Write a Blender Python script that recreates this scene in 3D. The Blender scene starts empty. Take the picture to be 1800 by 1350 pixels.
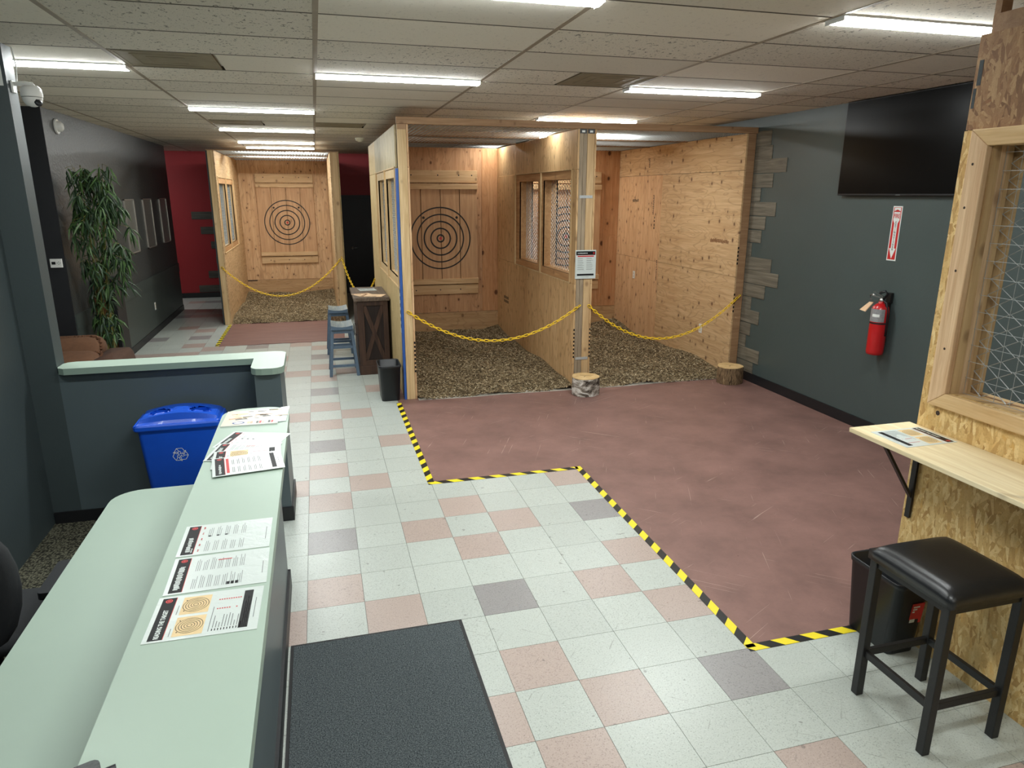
import bpy, bmesh, math, random
import numpy as np
from mathutils import Matrix, Vector
random.seed(7); rng = np.random.default_rng(7)
S = bpy.context.scene
COL = S.collection
PI = math.pi
T = .3048
ZC = 3.01                                   # ceiling height

# ------------------------------------------------------------------ camera
F_PX, YAW, PITCH, ROLL = 1223.27, .2684, -.2667, .0021
CAM = Vector((.1877, -3.4843, 2.1741))
cd = bpy.data.cameras.new('camera'); cd.sensor_fit = 'HORIZONTAL'; cd.sensor_width = 36.0
cd.lens = 36.0 * F_PX / 1800.0; cd.clip_start = .05; cd.clip_end = 100
cam = bpy.data.objects.new('camera', cd); COL.objects.link(cam)
fw = Vector((math.sin(YAW)*math.cos(PITCH), math.cos(YAW)*math.cos(PITCH), math.sin(PITCH)))
r0 = Vector((math.cos(YAW), -math.sin(YAW), 0)); u0 = r0.cross(fw)
rt = r0*math.cos(ROLL) + u0*math.sin(ROLL); up = -r0*math.sin(ROLL) + u0*math.cos(ROLL)
cam.matrix_world = Matrix(((rt.x, up.x, -fw.x, CAM.x), (rt.y, up.y, -fw.y, CAM.y), (rt.z, up.z, -fw.z, CAM.z), (0, 0, 0, 1)))
S.camera = cam
def project(p):
    d = Vector(p) - CAM
    z = d.dot(fw)
    return (900 + F_PX*d.dot(rt)/z, 675 - F_PX*d.dot(up)/z, z) if z > .05 else None

# ------------------------------------------------------------------ world, exposure
w = bpy.data.worlds.new('world'); S.world = w; w.use_nodes = True
w.node_tree.nodes['Background'].inputs[0].default_value = (.5, .52, .5, 1)
w.node_tree.nodes['Background'].inputs[1].default_value = .02
S.view_settings.view_transform = 'Standard'; S.view_settings.look = 'None'
S.view_settings.exposure = 1.5; S.view_settings.gamma = 1.0; S.view_settings.use_curve_mapping = False
S.cycles.caustics_reflective = False; S.cycles.caustics_refractive = False; S.cycles.glossy_bounces = 3
LIGHT_POWER = 27.0                          # emission strength of the ceiling strips
LIGHT_COLOR = (.95, 1.0, .99)

# ------------------------------------------------------------------ materials
MATS = {}
def srgb(r, g, b):
    f = lambda c: (c/255/12.92) if c/255 <= .04045 else ((c/255+.055)/1.055)**2.4
    return (f(r), f(g), f(b))
class NB:
    def __init__(s, name):
        s.m = bpy.data.materials.new(name); s.m.use_nodes = True
        s.t = s.m.node_tree; s.n = s.t.nodes; s.l = s.t.links
        s.p = s.n['Principled BSDF']; MATS[name] = s.m
    def add(s, typ, **kw):
        n = s.n.new(typ)
        for k, v in kw.items():
            if hasattr(n, k): setattr(n, k, v)
        return n
    def set(s, sock, v):
        if isinstance(v, bpy.types.NodeSocket): s.l.new(v, sock)
        elif isinstance(v, (tuple, list)) and len(v) == 3 and sock.type == 'RGBA': sock.default_value = (*v, 1)
        else: sock.default_value = v
    def math(s, op, a, b=0.0, c=0.0):
        n = s.add('ShaderNodeMath', operation=op)
        for i, v in enumerate((a, b, c)): s.set(n.inputs[i], v)
        return n.outputs[0]
    def mix(s, f, a, b, bt='MIX'):
        n = s.add('ShaderNodeMix', data_type='RGBA', blend_type=bt)
        s.set(n.inputs[0], f); s.set(n.inputs[6], a); s.set(n.inputs[7], b)
        return n.outputs[2]
    def coords(s, rand=False, scale=(1, 1, 1), kind='pos', rot=(0, 0, 0)):
        if kind == 'pos': v = s.add('ShaderNodeNewGeometry').outputs['Position']
        else: v = s.add('ShaderNodeTexCoord').outputs['Object']
        if rand:
            oi = s.add('ShaderNodeObjectInfo').outputs['Random']
            cb = s.add('ShaderNodeCombineXYZ')
            s.l.new(s.math('MULTIPLY', oi, 37.0), cb.inputs[0]); s.l.new(s.math('MULTIPLY', oi, 91.0), cb.inputs[1]); s.l.new(s.math('MULTIPLY', oi, 53.0), cb.inputs[2])
            a = s.add('ShaderNodeVectorMath', operation='ADD'); s.l.new(v, a.inputs[0]); s.l.new(cb.outputs[0], a.inputs[1]); v = a.outputs[0]
        if any(rot):
            mr = s.add('ShaderNodeMapping'); s.l.new(v, mr.inputs[0]); mr.inputs['Rotation'].default_value = rot; v = mr.outputs[0]
        mp = s.add('ShaderNodeMapping'); s.l.new(v, mp.inputs[0])
        mp.inputs['Scale'].default_value = scale
        return mp.outputs[0]
    def noise(s, v, scale, detail=4, rough=.55, dist=0.0):
        n = s.add('ShaderNodeTexNoise'); s.l.new(v, n.inputs['Vector'])
        n.inputs['Scale'].default_value = scale; n.inputs['Detail'].default_value = detail
        n.inputs['Roughness'].default_value = rough; n.inputs['Distortion'].default_value = dist
        return n.outputs['Fac']
    def voro(s, v, scale, out='Distance', feature='F1'):
        n = s.add('ShaderNodeTexVoronoi', feature=feature); s.l.new(v, n.inputs['Vector']); n.inputs['Scale'].default_value = scale
        return n.outputs[out]
    def ramp(s, f, stops, interp='LINEAR'):
        n = s.add('ShaderNodeValToRGB'); s.set(n.inputs[0], f); cr = n.color_ramp; cr.interpolation = interp
        while len(cr.elements) > 1: cr.elements.remove(cr.elements[-1])
        for i, (pos, c) in enumerate(stops):
            e = cr.elements[0] if i == 0 else cr.elements.new(pos)
            e.position = pos; e.color = (*c, 1) if len(c) == 3 else c
        return n.outputs[0]
    def step(s, f, lo, hi):
        n = s.add('ShaderNodeMapRange'); s.set(n.inputs[0], f); n.inputs[1].default_value = lo; n.inputs[2].default_value = hi
        return n.outputs[0]
    def bump(s, h, strength=.3, dist=.01):
        n = s.add('ShaderNodeBump'); n.inputs['Strength'].default_value = strength; n.inputs['Distance'].default_value = dist
        s.l.new(h, n.inputs['Height']); s.l.new(n.outputs[0], s.p.inputs['Normal'])
    def fin(s, color, rough=.5, metal=0.0, spec=.5, coat=0.0):
        s.set(s.p.inputs['Base Color'], color); s.set(s.p.inputs['Roughness'], rough); s.set(s.p.inputs['Metallic'], metal)
        s.set(s.p.inputs['Specular IOR Level'], spec); s.set(s.p.inputs['Coat Weight'], coat)
        return s.m
def sc(c, k): return tuple(min(1, x*k) for x in c)
def plain(name, c, rough=.5, metal=0.0, var=.06, scale=14, bump=0.0, bscale=120, spec=.5, coat=0.0, kind='pos'):
    b = NB(name); v = b.coords(kind=kind)
    n = b.noise(v, scale, 3)
    col = b.mix(n, sc(c, 1-var*2), sc(c, 1+var*2))
    if bump: b.bump(b.noise(v, bscale, 2), bump, .004)
    return b.fin(col, rough, metal, spec, coat)
def wood(name, light, dark, axis=2, knots=.5, rough=.6, grain=1.0, rand=True, knot_scale=4.0, spec=.3, fig=0.0, stain=0.0, knot_size=.07):
    b = NB(name)
    s3 = [26*grain]*3; s3[axis] = 1.6*grain
    v = b.coords(rand=rand, scale=tuple(s3)); v0 = b.coords(rand=rand)
    g = b.noise(v, 1.0, 6, .6, .8)
    fine = [170*grain]*3; fine[axis] = 5*grain
    g2 = b.noise(b.coords(rand=rand, scale=tuple(fine)), 1.0, 2, .5)
    col = b.ramp(g, [(.28, dark), (.5, tuple((a+c)/2 for a, c in zip(light, dark))), (.68, light)])
    if fig:                                                        # cathedral figure of rotary cut veneer
        s4 = [5.0]*3; s4[axis] = 1.1
        fz = b.noise(b.coords(rand=rand, scale=tuple(s4)), 1.0, 2, .5, .5)
        ring = b.math('PINGPONG', b.math('MULTIPLY', fz, 22.0), 1.0)
        col = b.mix(b.math('MULTIPLY', b.step(ring, .72, 1.0), fig), col, sc(dark, .72))
    col = b.mix(b.math('MULTIPLY', b.step(g2, .45, .75), .22), col, sc(dark, .75))
    if knots:
        sp = b.add('ShaderNodeSeparateXYZ'); b.l.new(v0, sp.inputs[0])
        if axis == 2 or True: ku, kw = b.math('ADD', sp.outputs[0], sp.outputs[1]), sp.outputs[2]
        cb = b.add('ShaderNodeCombineXYZ'); b.l.new(b.math('MULTIPLY', ku, knot_scale), cb.inputs[0]); b.l.new(b.math('MULTIPLY', kw, knot_scale*.7), cb.inputs[1])
        vn = b.add('ShaderNodeTexVoronoi', voronoi_dimensions='2D'); b.l.new(cb.outputs[0], vn.inputs['Vector']); vn.inputs['Scale'].default_value = 1.0
        d = vn.outputs['Distance']; sq = b.add('ShaderNodeSeparateColor'); b.l.new(vn.outputs['Color'], sq.inputs[0])
        size = b.math('MULTIPLY', sq.outputs[1], knot_size)
        k = b.math('SUBTRACT', 1.0, b.step(b.math('SUBTRACT', d, size), 0.0, .07))
        halo = b.math('SUBTRACT', 1.0, b.step(d, .05, .30))
        gate = b.math('GREATER_THAN', sq.outputs[0], .42)
        col = b.mix(b.math('MULTIPLY', b.math('MULTIPLY', halo, gate), knots*.35), col, sc(dark, .7))
        col = b.mix(b.math('MULTIPLY', b.math('MULTIPLY', k, gate), knots), col, srgb(84, 48, 28))
    if stain:
        st = b.step(b.noise(v0, 1.3, 4, .6), .5, .72)
        col = b.mix(b.math('MULTIPLY', st, stain), col, sc(dark, .45))
    b.bump(g2, .12, .002)
    return b.fin(col, rough, 0, spec)

PLY_L, PLY_D = srgb(222, 186, 144), srgb(194, 150, 108)
wood('ply_v', PLY_L, PLY_D, 2, .85, fig=.6, knot_scale=7)
wood('ply_back', srgb(208, 164, 124), srgb(176, 130, 92), 2, .85, fig=.6, knot_scale=6)
wood('ply_y', srgb(214, 184, 142), srgb(186, 150, 108), 1, .85, fig=.6, knot_scale=6)
wood('ply_x', srgb(200, 166, 124), srgb(170, 132, 92), 0, .6, fig=.5, knot_scale=5)
wood('ply_divider', srgb(224, 190, 142), srgb(192, 152, 106), 2, .4, fig=.75, knot_scale=5)
wood('ply_red', srgb(206, 158, 114), srgb(176, 122, 80), 2, .95, fig=.3, knot_scale=4.5, knot_size=.10)
wood('ply_pale', srgb(214, 190, 142), srgb(180, 152, 104), 2, .3, fig=.35, knot_scale=7)
wood('ply_mould', srgb(198, 182, 146), srgb(160, 142, 104), 2, .2, fig=.35, knot_scale=7, stain=.55)
wood('pine', srgb(212, 182, 138), srgb(184, 148, 104), 2, .45, knot_scale=4)
wood('pine_pale', srgb(222, 196, 152), srgb(188, 154, 108), 2, .3, knot_scale=4, knot_size=.04)
wood('pine_x', srgb(216, 184, 142), srgb(188, 150, 106), 0, .5, knot_scale=5)
wood('pine_y', srgb(224, 194, 148), srgb(194, 156, 106), 1, .5, knot_scale=5)
wood('pine_shelf', srgb(236, 222, 186), srgb(212, 190, 146), 1, .25, knot_scale=4, rough=.5)
wood('pine_frame', srgb(204, 162, 116), srgb(170, 126, 84), 1, .3, knot_scale=4)
wood('pine_pink', srgb(226, 196, 158), srgb(190, 150, 112), 2, .35, knot_scale=4, knot_size=.05, grain=1.3)
wood('beam_x', srgb(172, 138, 104), srgb(140, 106, 76), 0, .5, knot_scale=4)
wood('weathered', srgb(176, 158, 132), srgb(132, 116, 96), 2, .4, knot_scale=4, grain=1.4)
wood('target_wood', srgb(206, 166, 126), srgb(178, 136, 98), 2, .3, knot_scale=4)
wood('plank_grey', srgb(132, 126, 112), srgb(84, 80, 70), 1, 0, knot_scale=4, grain=1.1, rough=.55)
wood('plank_dim', srgb(96, 92, 84), srgb(60, 58, 54), 0, 0, grain=1.1, rough=.55)
wood('dark_wood', srgb(86, 62, 50), srgb(50, 37, 32), 2, 0, rough=.5)
wood('dark_panel', srgb(52, 40, 36), srgb(32, 25, 24), 2, 0, rough=.5)
wood('dark_top', srgb(120, 104, 90), srgb(72, 60, 52), 1, .3, rough=.45)
wood('brown_cabinet', srgb(120, 82, 52), srgb(82, 54, 34), 2, .2, rough=.5)
wood('log_end', srgb(228, 198, 146), srgb(200, 164, 110), 2, .2, grain=.5)

def osb(name, tones, seed=0.0):
    b = NB(name)
    cols = None
    for i, (rot, sc3) in enumerate((((.35, 0, 0), (10, 14, 60)), ((-.75, 0, 0), (12, 15, 64)), ((1.2, 0, 0), (9, 14, 60)), ((-1.45, 0, 0), (9, 16, 70)))):
        v = b.coords(scale=(sc3[0]*.25, sc3[1], sc3[2]), rot=rot)
        a = b.add('ShaderNodeVectorMath', operation='ADD'); b.l.new(v, a.inputs[0]); a.inputs[1].default_value = (seed+i*3.3, i*7.1, i*1.7)
        wv = b.add('ShaderNodeMixRGB') if False else None
        cell = b.voro(a.outputs[0], 1.0, 'Color')
        sep = b.add('ShaderNodeSeparateColor'); b.l.new(cell, sep.inputs[0])
        c = b.ramp(sep.outputs[0], [(0, tones[0]), (.3, tones[1]), (.6, tones[2]), (.85, tones[3]), (1, tones[4])])
        if cols is None: cols = c
        else: cols = b.mix(b.step(sep.outputs[1], .45, .55), cols, c)
    fine = b.noise(b.coords(scale=(20, 130, 130)), 1.0, 3)
    cols = b.mix(b.math('MULTIPLY', b.step(fine, .5, .8), .35), cols, sc(tones[0], .6))
    b.bump(fine, .25, .003)
    return b.fin(cols, .6, 0, .3)
osb('osb', [srgb(176, 138, 84), srgb(204, 168, 108), srgb(216, 184, 126), srgb(230, 204, 148), srgb(206, 164, 98)])
osb('osb_brown', [srgb(122, 88, 60), srgb(150, 112, 78), srgb(166, 130, 92), srgb(180, 146, 106), srgb(140, 98, 64)], 4.0)

def tile_mat(name, base, speck):
    b = NB(name); v = b.coords(); vr = b.coords(rand=True)
    oi = b.add('ShaderNodeObjectInfo').outputs['Random']
    c = b.mix(oi, sc(base, .95), sc(base, 1.04))
    c = b.mix(b.math('MULTIPLY', b.noise(v, 5, 4), .25), c, sc(base, .8))
    s1 = b.step(b.noise(vr, 150, 2, .7), .57, .64)
    s2 = b.step(b.noise(vr, 95, 2, .7), .60, .66)
    c = b.mix(b.math('MULTIPLY', s1, .6), c, speck)
    c = b.mix(b.math('MULTIPLY', s2, .35), c, sc(base, 1.25))
    for rz in (.6, -.9):
        scuff = b.step(b.noise(b.coords(rand=True, scale=(7, 110, 1), rot=(0, 0, rz)), 1.0, 2, .5), .715, .735)
        c = b.mix(b.math('MULTIPLY', scuff, .4), c, srgb(104, 98, 92))
    dirt = b.step(b.noise(vr, 22, 1), .76, .78)
    c = b.mix(b.math('MULTIPLY', dirt, .5), c, srgb(88, 82, 78))
    b.bump(b.noise(v, 45, 3), .10, .004)
    return b.fin(c, b.math('ADD', .24, b.math('MULTIPLY', b.noise(v, 30, 2), .12)), 0, .5)
tile_mat('tile_grey_white', srgb(184, 190, 183), srgb(124, 128, 122))
tile_mat('tile_pink', srgb(178, 161, 152), srgb(122, 106, 100))
tile_mat('tile_slate', srgb(148, 145, 144), srgb(96, 94, 94))

def floor_paint():
    b = NB('red_paint'); v = b.coords()
    base = srgb(131, 99, 91)
    c = b.mix(b.step(b.noise(v, 2.6, 6, .65), .3, .7), sc(base, .74), sc(base, 1.16))
    c = b.mix(b.math('MULTIPLY', b.step(b.noise(v, 60, 3, .7), .55, .8), .4), c, sc(base, .7))
    for i, (rot, s3) in enumerate((((0, 0, .7), (1.2, 60, 1)), ((0, 0, -.5), (1.5, 70, 1)), ((0, 0, 2.0), (1.3, 55, 1)))):
        f = b.step(b.noise(b.coords(scale=s3, rot=rot), 1.0, 3, .6, .3), .672, .69)
        g = b.step(b.noise(v, 1.4+i*.3, 2), .5, .6)
        c = b.mix(b.math('MULTIPLY', b.math('MULTIPLY', f, g), .55), c, srgb(205, 180, 165))
    c = b.mix(b.math('MULTIPLY', b.step(b.noise(v, 26, 2), .76, .78), .7), c, srgb(60, 40, 38))
    b.bump(b.noise(v, 70, 3), .12, .003)
    return b.fin(c, .5, 0, .35)
floor_paint()
wood('red_plywood_floor', srgb(140, 104, 94), srgb(112, 78, 70), 0, .1, rough=.55)

def ceiling_mat(name, base, pits):
    b = NB(name); v = b.coords(rand=True)
    oi = b.add('ShaderNodeObjectInfo').outputs['Random']
    c = b.mix(oi, sc(base, .9), sc(base, 1.06))
    p1 = b.step(b.noise(b.coords(rand=True, scale=(48, 30, 1)), 1.0, 2, .5, .8), .63, .67)
    p2 = b.step(b.noise(v, 120, 1), .66, .70)
    c = b.mix(b.math('MULTIPLY', p1, pits), c, sc(base, .25))
    c = b.mix(b.math('MULTIPLY', p2, pits*.8), c, sc(base, .35))
    b.bump(p1, -.4*pits, .004)
    return b.fin(c, .9, 0, .2)
CEIL = srgb(226, 220, 207)
ceiling_mat('ceiling_fissured', CEIL, .85); ceiling_mat('ceiling_smooth', sc(CEIL, 1.05), .18)
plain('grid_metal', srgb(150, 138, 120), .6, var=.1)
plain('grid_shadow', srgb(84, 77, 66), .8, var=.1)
plain('vent_metal', srgb(142, 132, 110), .7, var=.15, scale=6)
def paint(name, c, rough=.35, bump=.25, bscale=55, spec=.5, var=.05):
    b = NB(name); v = b.coords()
    col = b.mix(b.noise(v, 1.6, 4), sc(c, 1-2*var), sc(c, 1+2*var))
    b.bump(b.noise(v, bscale, 3, .6), bump, .006)
    return b.fin(col, rough, 0, spec)
paint('wall_teal_grey', srgb(70, 82, 81), .42, .12)
paint('wall_slate', srgb(64, 67, 66), .44, .9, 34)
paint('wall_slate_low', srgb(66, 74, 71), .45, .2, 40)
paint('wall_charcoal', srgb(62, 72, 74), .5, .1)
paint('wall_red', srgb(150, 30, 36), .55, .12)
paint('wall_black', srgb(30, 31, 35), .5, .1)
paint('counter_paint', srgb(82, 94, 98), .38, .05)
paint('wall_offwhite', srgb(190, 188, 178), .8, .1)
plain('rubber_base', srgb(24, 25, 28), .45, var=.1)
plain('laminate_green', srgb(164, 182, 168), .42, var=.025, scale=3, spec=.4)
plain('laminate_edge', srgb(136, 156, 144), .45, var=.03)
plain('white_plastic', srgb(226, 226, 222), .4, var=.02)
plain('cream_plastic', srgb(205, 196, 168), .5, var=.02)
plain('black_plastic', srgb(26, 28, 32), .38, var=.08)
plain('black_matte', srgb(20, 20, 22), .6, var=.1)
plain('black_metal', srgb(24, 24, 25), .45, var=.1, bump=.1)
plain('black_print', srgb(13, 13, 15), .5, var=.05, spec=.3)
plain('ring_paint', srgb(22, 17, 16), .6, var=.2, scale=60)
plain('grey_print', srgb(92, 96, 96), .5, var=.1)
plain('red_print', srgb(196, 44, 44), .4, var=.05)
plain('tan_print', srgb(224, 196, 146), .4, var=.08, scale=60)
plain('blue_print', srgb(58, 84, 140), .4, var=.05)
plain('navy_mesh', srgb(30, 62, 120), .5, var=.1)
plain('blue_plastic', srgb(20, 84, 206), .36, var=.04, coat=.1)
plain('galvanized', srgb(186, 190, 190), .4, .35, var=.12, scale=60)
plain('steel', srgb(190, 190, 188), .28, 1.0, var=.05)
plain('chain_yellow', srgb(250, 206, 36), .4, var=.04)
plain('tape_white_line', srgb(200, 200, 196), .5)
plain('extinguisher_red', srgb(186, 24, 28), .3, var=.04, coat=.3)
plain('label_silver', srgb(150, 150, 152), .4, .2, var=.2, scale=90)
plain('tag_paper', srgb(236, 200, 160), .6)
plain('screen_glass', srgb(7, 8, 9), .28, var=.02, spec=.12)
plain('stool_blue', srgb(84, 102, 122), .5, var=.1, scale=30)
wood('stool_seat', srgb(150, 152, 142), srgb(96, 112, 122), 1, .1, rough=.5)
plain('vinyl_black', srgb(30, 31, 33), .3, var=.05, bump=.15, bscale=260)
plain('suede_brown', srgb(98, 66, 44), .9, var=.15, scale=18, bump=.3, bscale=90)
plain('sofa_brown', srgb(74, 48, 34), .9, var=.12, scale=12, bump=.2, bscale=120)
plain('fringe_brown', srgb(92, 58, 36), .95, var=.3, scale=60, bump=.5, bscale=160)
plain('leaf_green', srgb(66, 94, 48), .5, var=.3, scale=9)
plain('leaf_dark', srgb(40, 64, 38), .5, var=.3, scale=9)
plain('cane_green', srgb(126, 120, 58), .5, var=.25, scale=14)
plain('mirror_panel', srgb(150, 152, 146), .32, .6, var=.1, scale=30, bump=.3, bscale=200)
plain('frame_silver', srgb(186, 180, 172), .35, .6, var=.1)
plain('concrete_raw', srgb(186, 180, 168), .8, var=.12, scale=20)
plain('floor_slab', srgb(104, 102, 96), .8, var=.1)
plain('blue_tape', srgb(40, 84, 158), .5, var=.12, scale=20)
plain('stamp_ink', srgb(58, 44, 34), .8, var=.35, scale=160)
plain('stamp_brown', srgb(120, 72, 36), .8, var=.4, scale=140)
plain('stencil_ink', srgb(52, 58, 60), .7, var=.3, scale=70)
plain('black_fabric', srgb(28, 30, 33), .8, var=.1, bump=.2, bscale=300)
plain('shadow_dark', srgb(12, 12, 12), .9)
def laminated(name, c):
    b = NB(name); v = b.coords()
    b.bump(b.noise(b.coords(scale=(18, 26, 18)), 1.0, 3, .6, .5), .35, .006)
    return b.fin(b.mix(b.noise(v, 30, 2), sc(c, .98), c), .28, 0, .5, 0)
laminated('paper_laminated', srgb(206, 214, 210)); laminated('paper_tan_gloss', srgb(222, 206, 186))
plain('paper_white', srgb(224, 228, 224), .5, var=.02)
plain('magazine_print', srgb(188, 152, 120), .25, var=.45, scale=26)
def mat_carpet(name, a, c, scale, rough=.95, bump=.8):
    b = NB(name); v = b.coords()
    n = b.noise(v, scale, 3, .7)
    b.bump(n, bump, .01)
    return b.fin(b.ramp(n, [(.35, a), (.52, tuple((x+y)/2 for x, y in zip(a, c))), (.68, c)]), rough, 0, .1)
mat_carpet('doormat_pile', srgb(40, 46, 50), srgb(118, 126, 128), 190)
mat_carpet('sawdust', srgb(78, 66, 48), srgb(160, 140, 108), 120)
def loop_carpet():
    b = NB('loop_carpet'); v = b.coords(scale=(95, 70, 1), rot=(0, 0, .5))
    ch = b.voro(v, 1.0)
    c = b.ramp(ch, [(.2, srgb(118, 116, 98)), (.7, srgb(46, 46, 40))])
    b.bump(b.math('SUBTRACT', 1.0, ch), .8, .006)
    return b.fin(c, .95, 0, .1)
loop_carpet()
def chip_mat():
    b = NB('wood_chip'); r = b.add('ShaderNodeNewGeometry').outputs['Random Per Island']
    return b.fin(b.ramp(r, [(0, srgb(66, 54, 40)), (.3, srgb(108, 92, 70)), (.6, srgb(138, 120, 92)), (.85, srgb(172, 154, 122)), (1, srgb(206, 190, 158))]), .85, 0, .1)
chip_mat()
def bark(name, birch):
    b = NB(name); v = b.coords(scale=(7, 7, 13) if birch else (60, 60, 12))
    n = b.noise(v, 1.0, 5, .65, 1.0)
    if birch: c = b.ramp(n, [(.38, srgb(48, 40, 34)), (.5, srgb(150, 140, 128)), (.6, srgb(226, 222, 214))])
    else: c = b.ramp(n, [(.35, srgb(66, 52, 40)), (.55, srgb(136, 112, 84)), (.7, srgb(178, 152, 116))])
    b.bump(n, .6, .02)
    return b.fin(c, .85, 0, .2)
bark('bark_birch', True); bark('bark_brown', False)
def hazard():
    b = NB('hazard_stripes'); tc = b.add('ShaderNodeTexCoord').outputs['Object']
    sp = b.add('ShaderNodeSeparateXYZ'); b.l.new(tc, sp.inputs[0])
    f = b.math('FRACT', b.math('DIVIDE', b.math('ADD', sp.outputs[0], sp.outputs[1]), .172))
    dirt = b.noise(b.coords(scale=(40, 40, 1)), 1.0, 4)
    c = b.mix(b.math('GREATER_THAN', f, .5), srgb(236, 214, 40), srgb(20, 20, 20))
    return b.fin(b.mix(b.math('MULTIPLY', b.step(dirt, .62, .8), .4), c, srgb(120, 112, 60)), .4, 0, .5)
hazard()
def emis():
    b = NB('led_diffuser'); b.fin((.9, .9, .9), .5)
    b.set(b.p.inputs['Emission Color'], LIGHT_COLOR); b.p.inputs['Emission Strength'].default_value = LIGHT_POWER
emis()

# ------------------------------------------------------------------ mesh helpers
def wloc(o):
    v = Vector((0, 0, 0))
    while o is not None: v += o.location; o = o.parent
    return v
class MB:
    def __init__(s, xf=None): s.v = []; s.f = []; s.mi = []; s.sm = []; s.xf = xf
    def _add(s, vs, fs, m=0, smooth=False):
        o = len(s.v)
        s.v += [s.xf @ Vector(p) for p in vs] if s.xf is not None else [Vector(p) for p in vs]
        for f in fs: s.f.append([i+o for i in f]); s.mi.append(m); s.sm.append(smooth)
        return s
    def box(s, x0, y0, z0, x1, y1, z1, m=0):
        x0, x1 = min(x0, x1), max(x0, x1); y0, y1 = min(y0, y1), max(y0, y1); z0, z1 = min(z0, z1), max(z0, z1)
        return s._add([(x0, y0, z0), (x1, y0, z0), (x1, y1, z0), (x0, y1, z0), (x0, y0, z1), (x1, y0, z1), (x1, y1, z1), (x0, y1, z1)],
                      [(0, 3, 2, 1), (4, 5, 6, 7), (0, 1, 5, 4), (1, 2, 6, 5), (2, 3, 7, 6), (3, 0, 4, 7)], m)
    def quad(s, a, b, c, d, m=0): return s._add([a, b, c, d], [(0, 1, 2, 3)], m)
    def hexa(s, lo, hi, m=0):                                       # lo, hi: four points each, counter-clockwise from above
        return s._add(list(lo)+list(hi), [(3, 2, 1, 0), (4, 5, 6, 7), (0, 1, 5, 4), (1, 2, 6, 5), (2, 3, 7, 6), (3, 0, 4, 7)], m)
    def bar(s, p, q, w, h, m=0, upv=(0, 0, 1)):
        p, q = Vector(p), Vector(q); d = (q-p).normalized(); u = Vector(upv)
        if abs(d.dot(u)) > .98: u = Vector((1, 0, 0))
        r = d.cross(u).normalized(); u = r.cross(d)
        lo = [p - r*w/2 - u*h/2, p + r*w/2 - u*h/2, p + r*w/2 + u*h/2, p - r*w/2 + u*h/2]
        hi = [x + (q-p) for x in lo]
        return s._add(lo+hi, [(3, 2, 1, 0), (4, 5, 6, 7), (0, 1, 5, 4), (1, 2, 6, 5), (2, 3, 7, 6), (3, 0, 4, 7)], m)
    def tube(s, pts, r, n=6, m=0, closed=False, smooth=True):
        pts = [Vector(p) for p in pts]; N = len(pts); vs = []; fs = []
        rr = r if isinstance(r, (list, tuple)) else [r]*N
        for i, p in enumerate(pts):
            a = pts[i-1] if (i > 0 or closed) else p; b = pts[(i+1) % N] if (i < N-1 or closed) else p
            d = (b-a)
            d = d.normalized() if d.length > 1e-9 else Vector((0, 0, 1))
            ref = Vector((0, 0, 1)) if abs(d.z) < .9 else Vector((1, 0, 0))
            x = d.cross(ref).normalized(); y = x.cross(d)
            for k in range(n):
                t = 2*PI*k/n; vs.append(p + x*math.cos(t)*rr[i] + y*math.sin(t)*rr[i])
        M = N if closed else N-1
        for i in range(M):
            j = (i+1) % N
            for k in range(n): fs.append((i*n+k, i*n+(k+1) % n, j*n+(k+1) % n, j*n+k))
        if not closed: fs.append(tuple(range(n))[::-1]); fs.append(tuple((N-1)*n+k for k in range(n)))
        return s._add(vs, fs, m, smooth)
    def lathe(s, c, prof, n=24, m=0, smooth=True, wob=None, caps=True):
        vs = []; fs = []
        for i, (r, z) in enumerate(prof):
            for k in range(n):
                t = 2*PI*k/n; q = r*(wob(t, z) if wob else 1)
                vs.append((c[0]+q*math.cos(t), c[1]+q*math.sin(t), c[2]+z))
        for i in range(len(prof)-1):
            for k in range(n): fs.append((i*n+k, i*n+(k+1) % n, (i+1)*n+(k+1) % n, (i+1)*n+k))
        s._add(vs, fs, m, smooth)
        if caps:
            s._add(vs[:n], [tuple(range(n))[::-1]], m); s._add(vs[-n:], [tuple(range(n))], m)
        return s
    def prism(s, poly, z0, z1, m=0, mside=None):
        n = len(poly)
        s._add([(x, y, z0) for x, y in poly]+[(x, y, z1) for x, y in poly], [tuple(range(n))[::-1], tuple(range(n, 2*n))], m)
        return s._add([(x, y, z0) for x, y in poly]+[(x, y, z1) for x, y in poly], [(i, (i+1) % n, n+(i+1) % n, n+i) for i in range(n)], m if mside is None else mside)
    def build(s, name, mats, parent=None, kind=None, bevel=0, label=None, at=None):
        me = bpy.data.meshes.new(name)
        base = Vector(at) if at is not None else (wloc(parent) if parent is not None else Vector((0, 0, 0)))
        me.from_pydata([tuple(p-base) for p in s.v], [], s.f)
        for mm in (mats if isinstance(mats, (list, tuple)) else [mats]): me.materials.append(MATS[mm])
        me.polygons.foreach_set('material_index', s.mi); me.polygons.foreach_set('use_smooth', s.sm)
        me.update()
        o = bpy.data.objects.new(name, me); COL.objects.link(o)
        if parent is not None:
            o.parent = parent
            if at is not None: o.location = base - wloc(parent)
        elif at is not None: o.location = base
        if kind: o['kind'] = kind
        if label: o['label'] = label
        if bevel:
            b = o.modifiers.new('bevel', 'BEVEL'); b.width = bevel; b.segments = 2; b.limit_method = 'ANGLE'; b.angle_limit = math.radians(40)
        return o
def tag(o, label, cat, group=None, kind=None):
    o['label'] = label; o['category'] = cat
    if group: o['group'] = group
    if kind: o['kind'] = kind
    return o
def thing(name, label, cat, loc, group=None):
    o = bpy.data.objects.new(name, None); COL.objects.link(o); o.location = loc; o.empty_display_size = .1
    return tag(o, label, cat, group)
def struct(o, label, cat): return tag(o, label, cat, None, 'structure')
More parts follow.
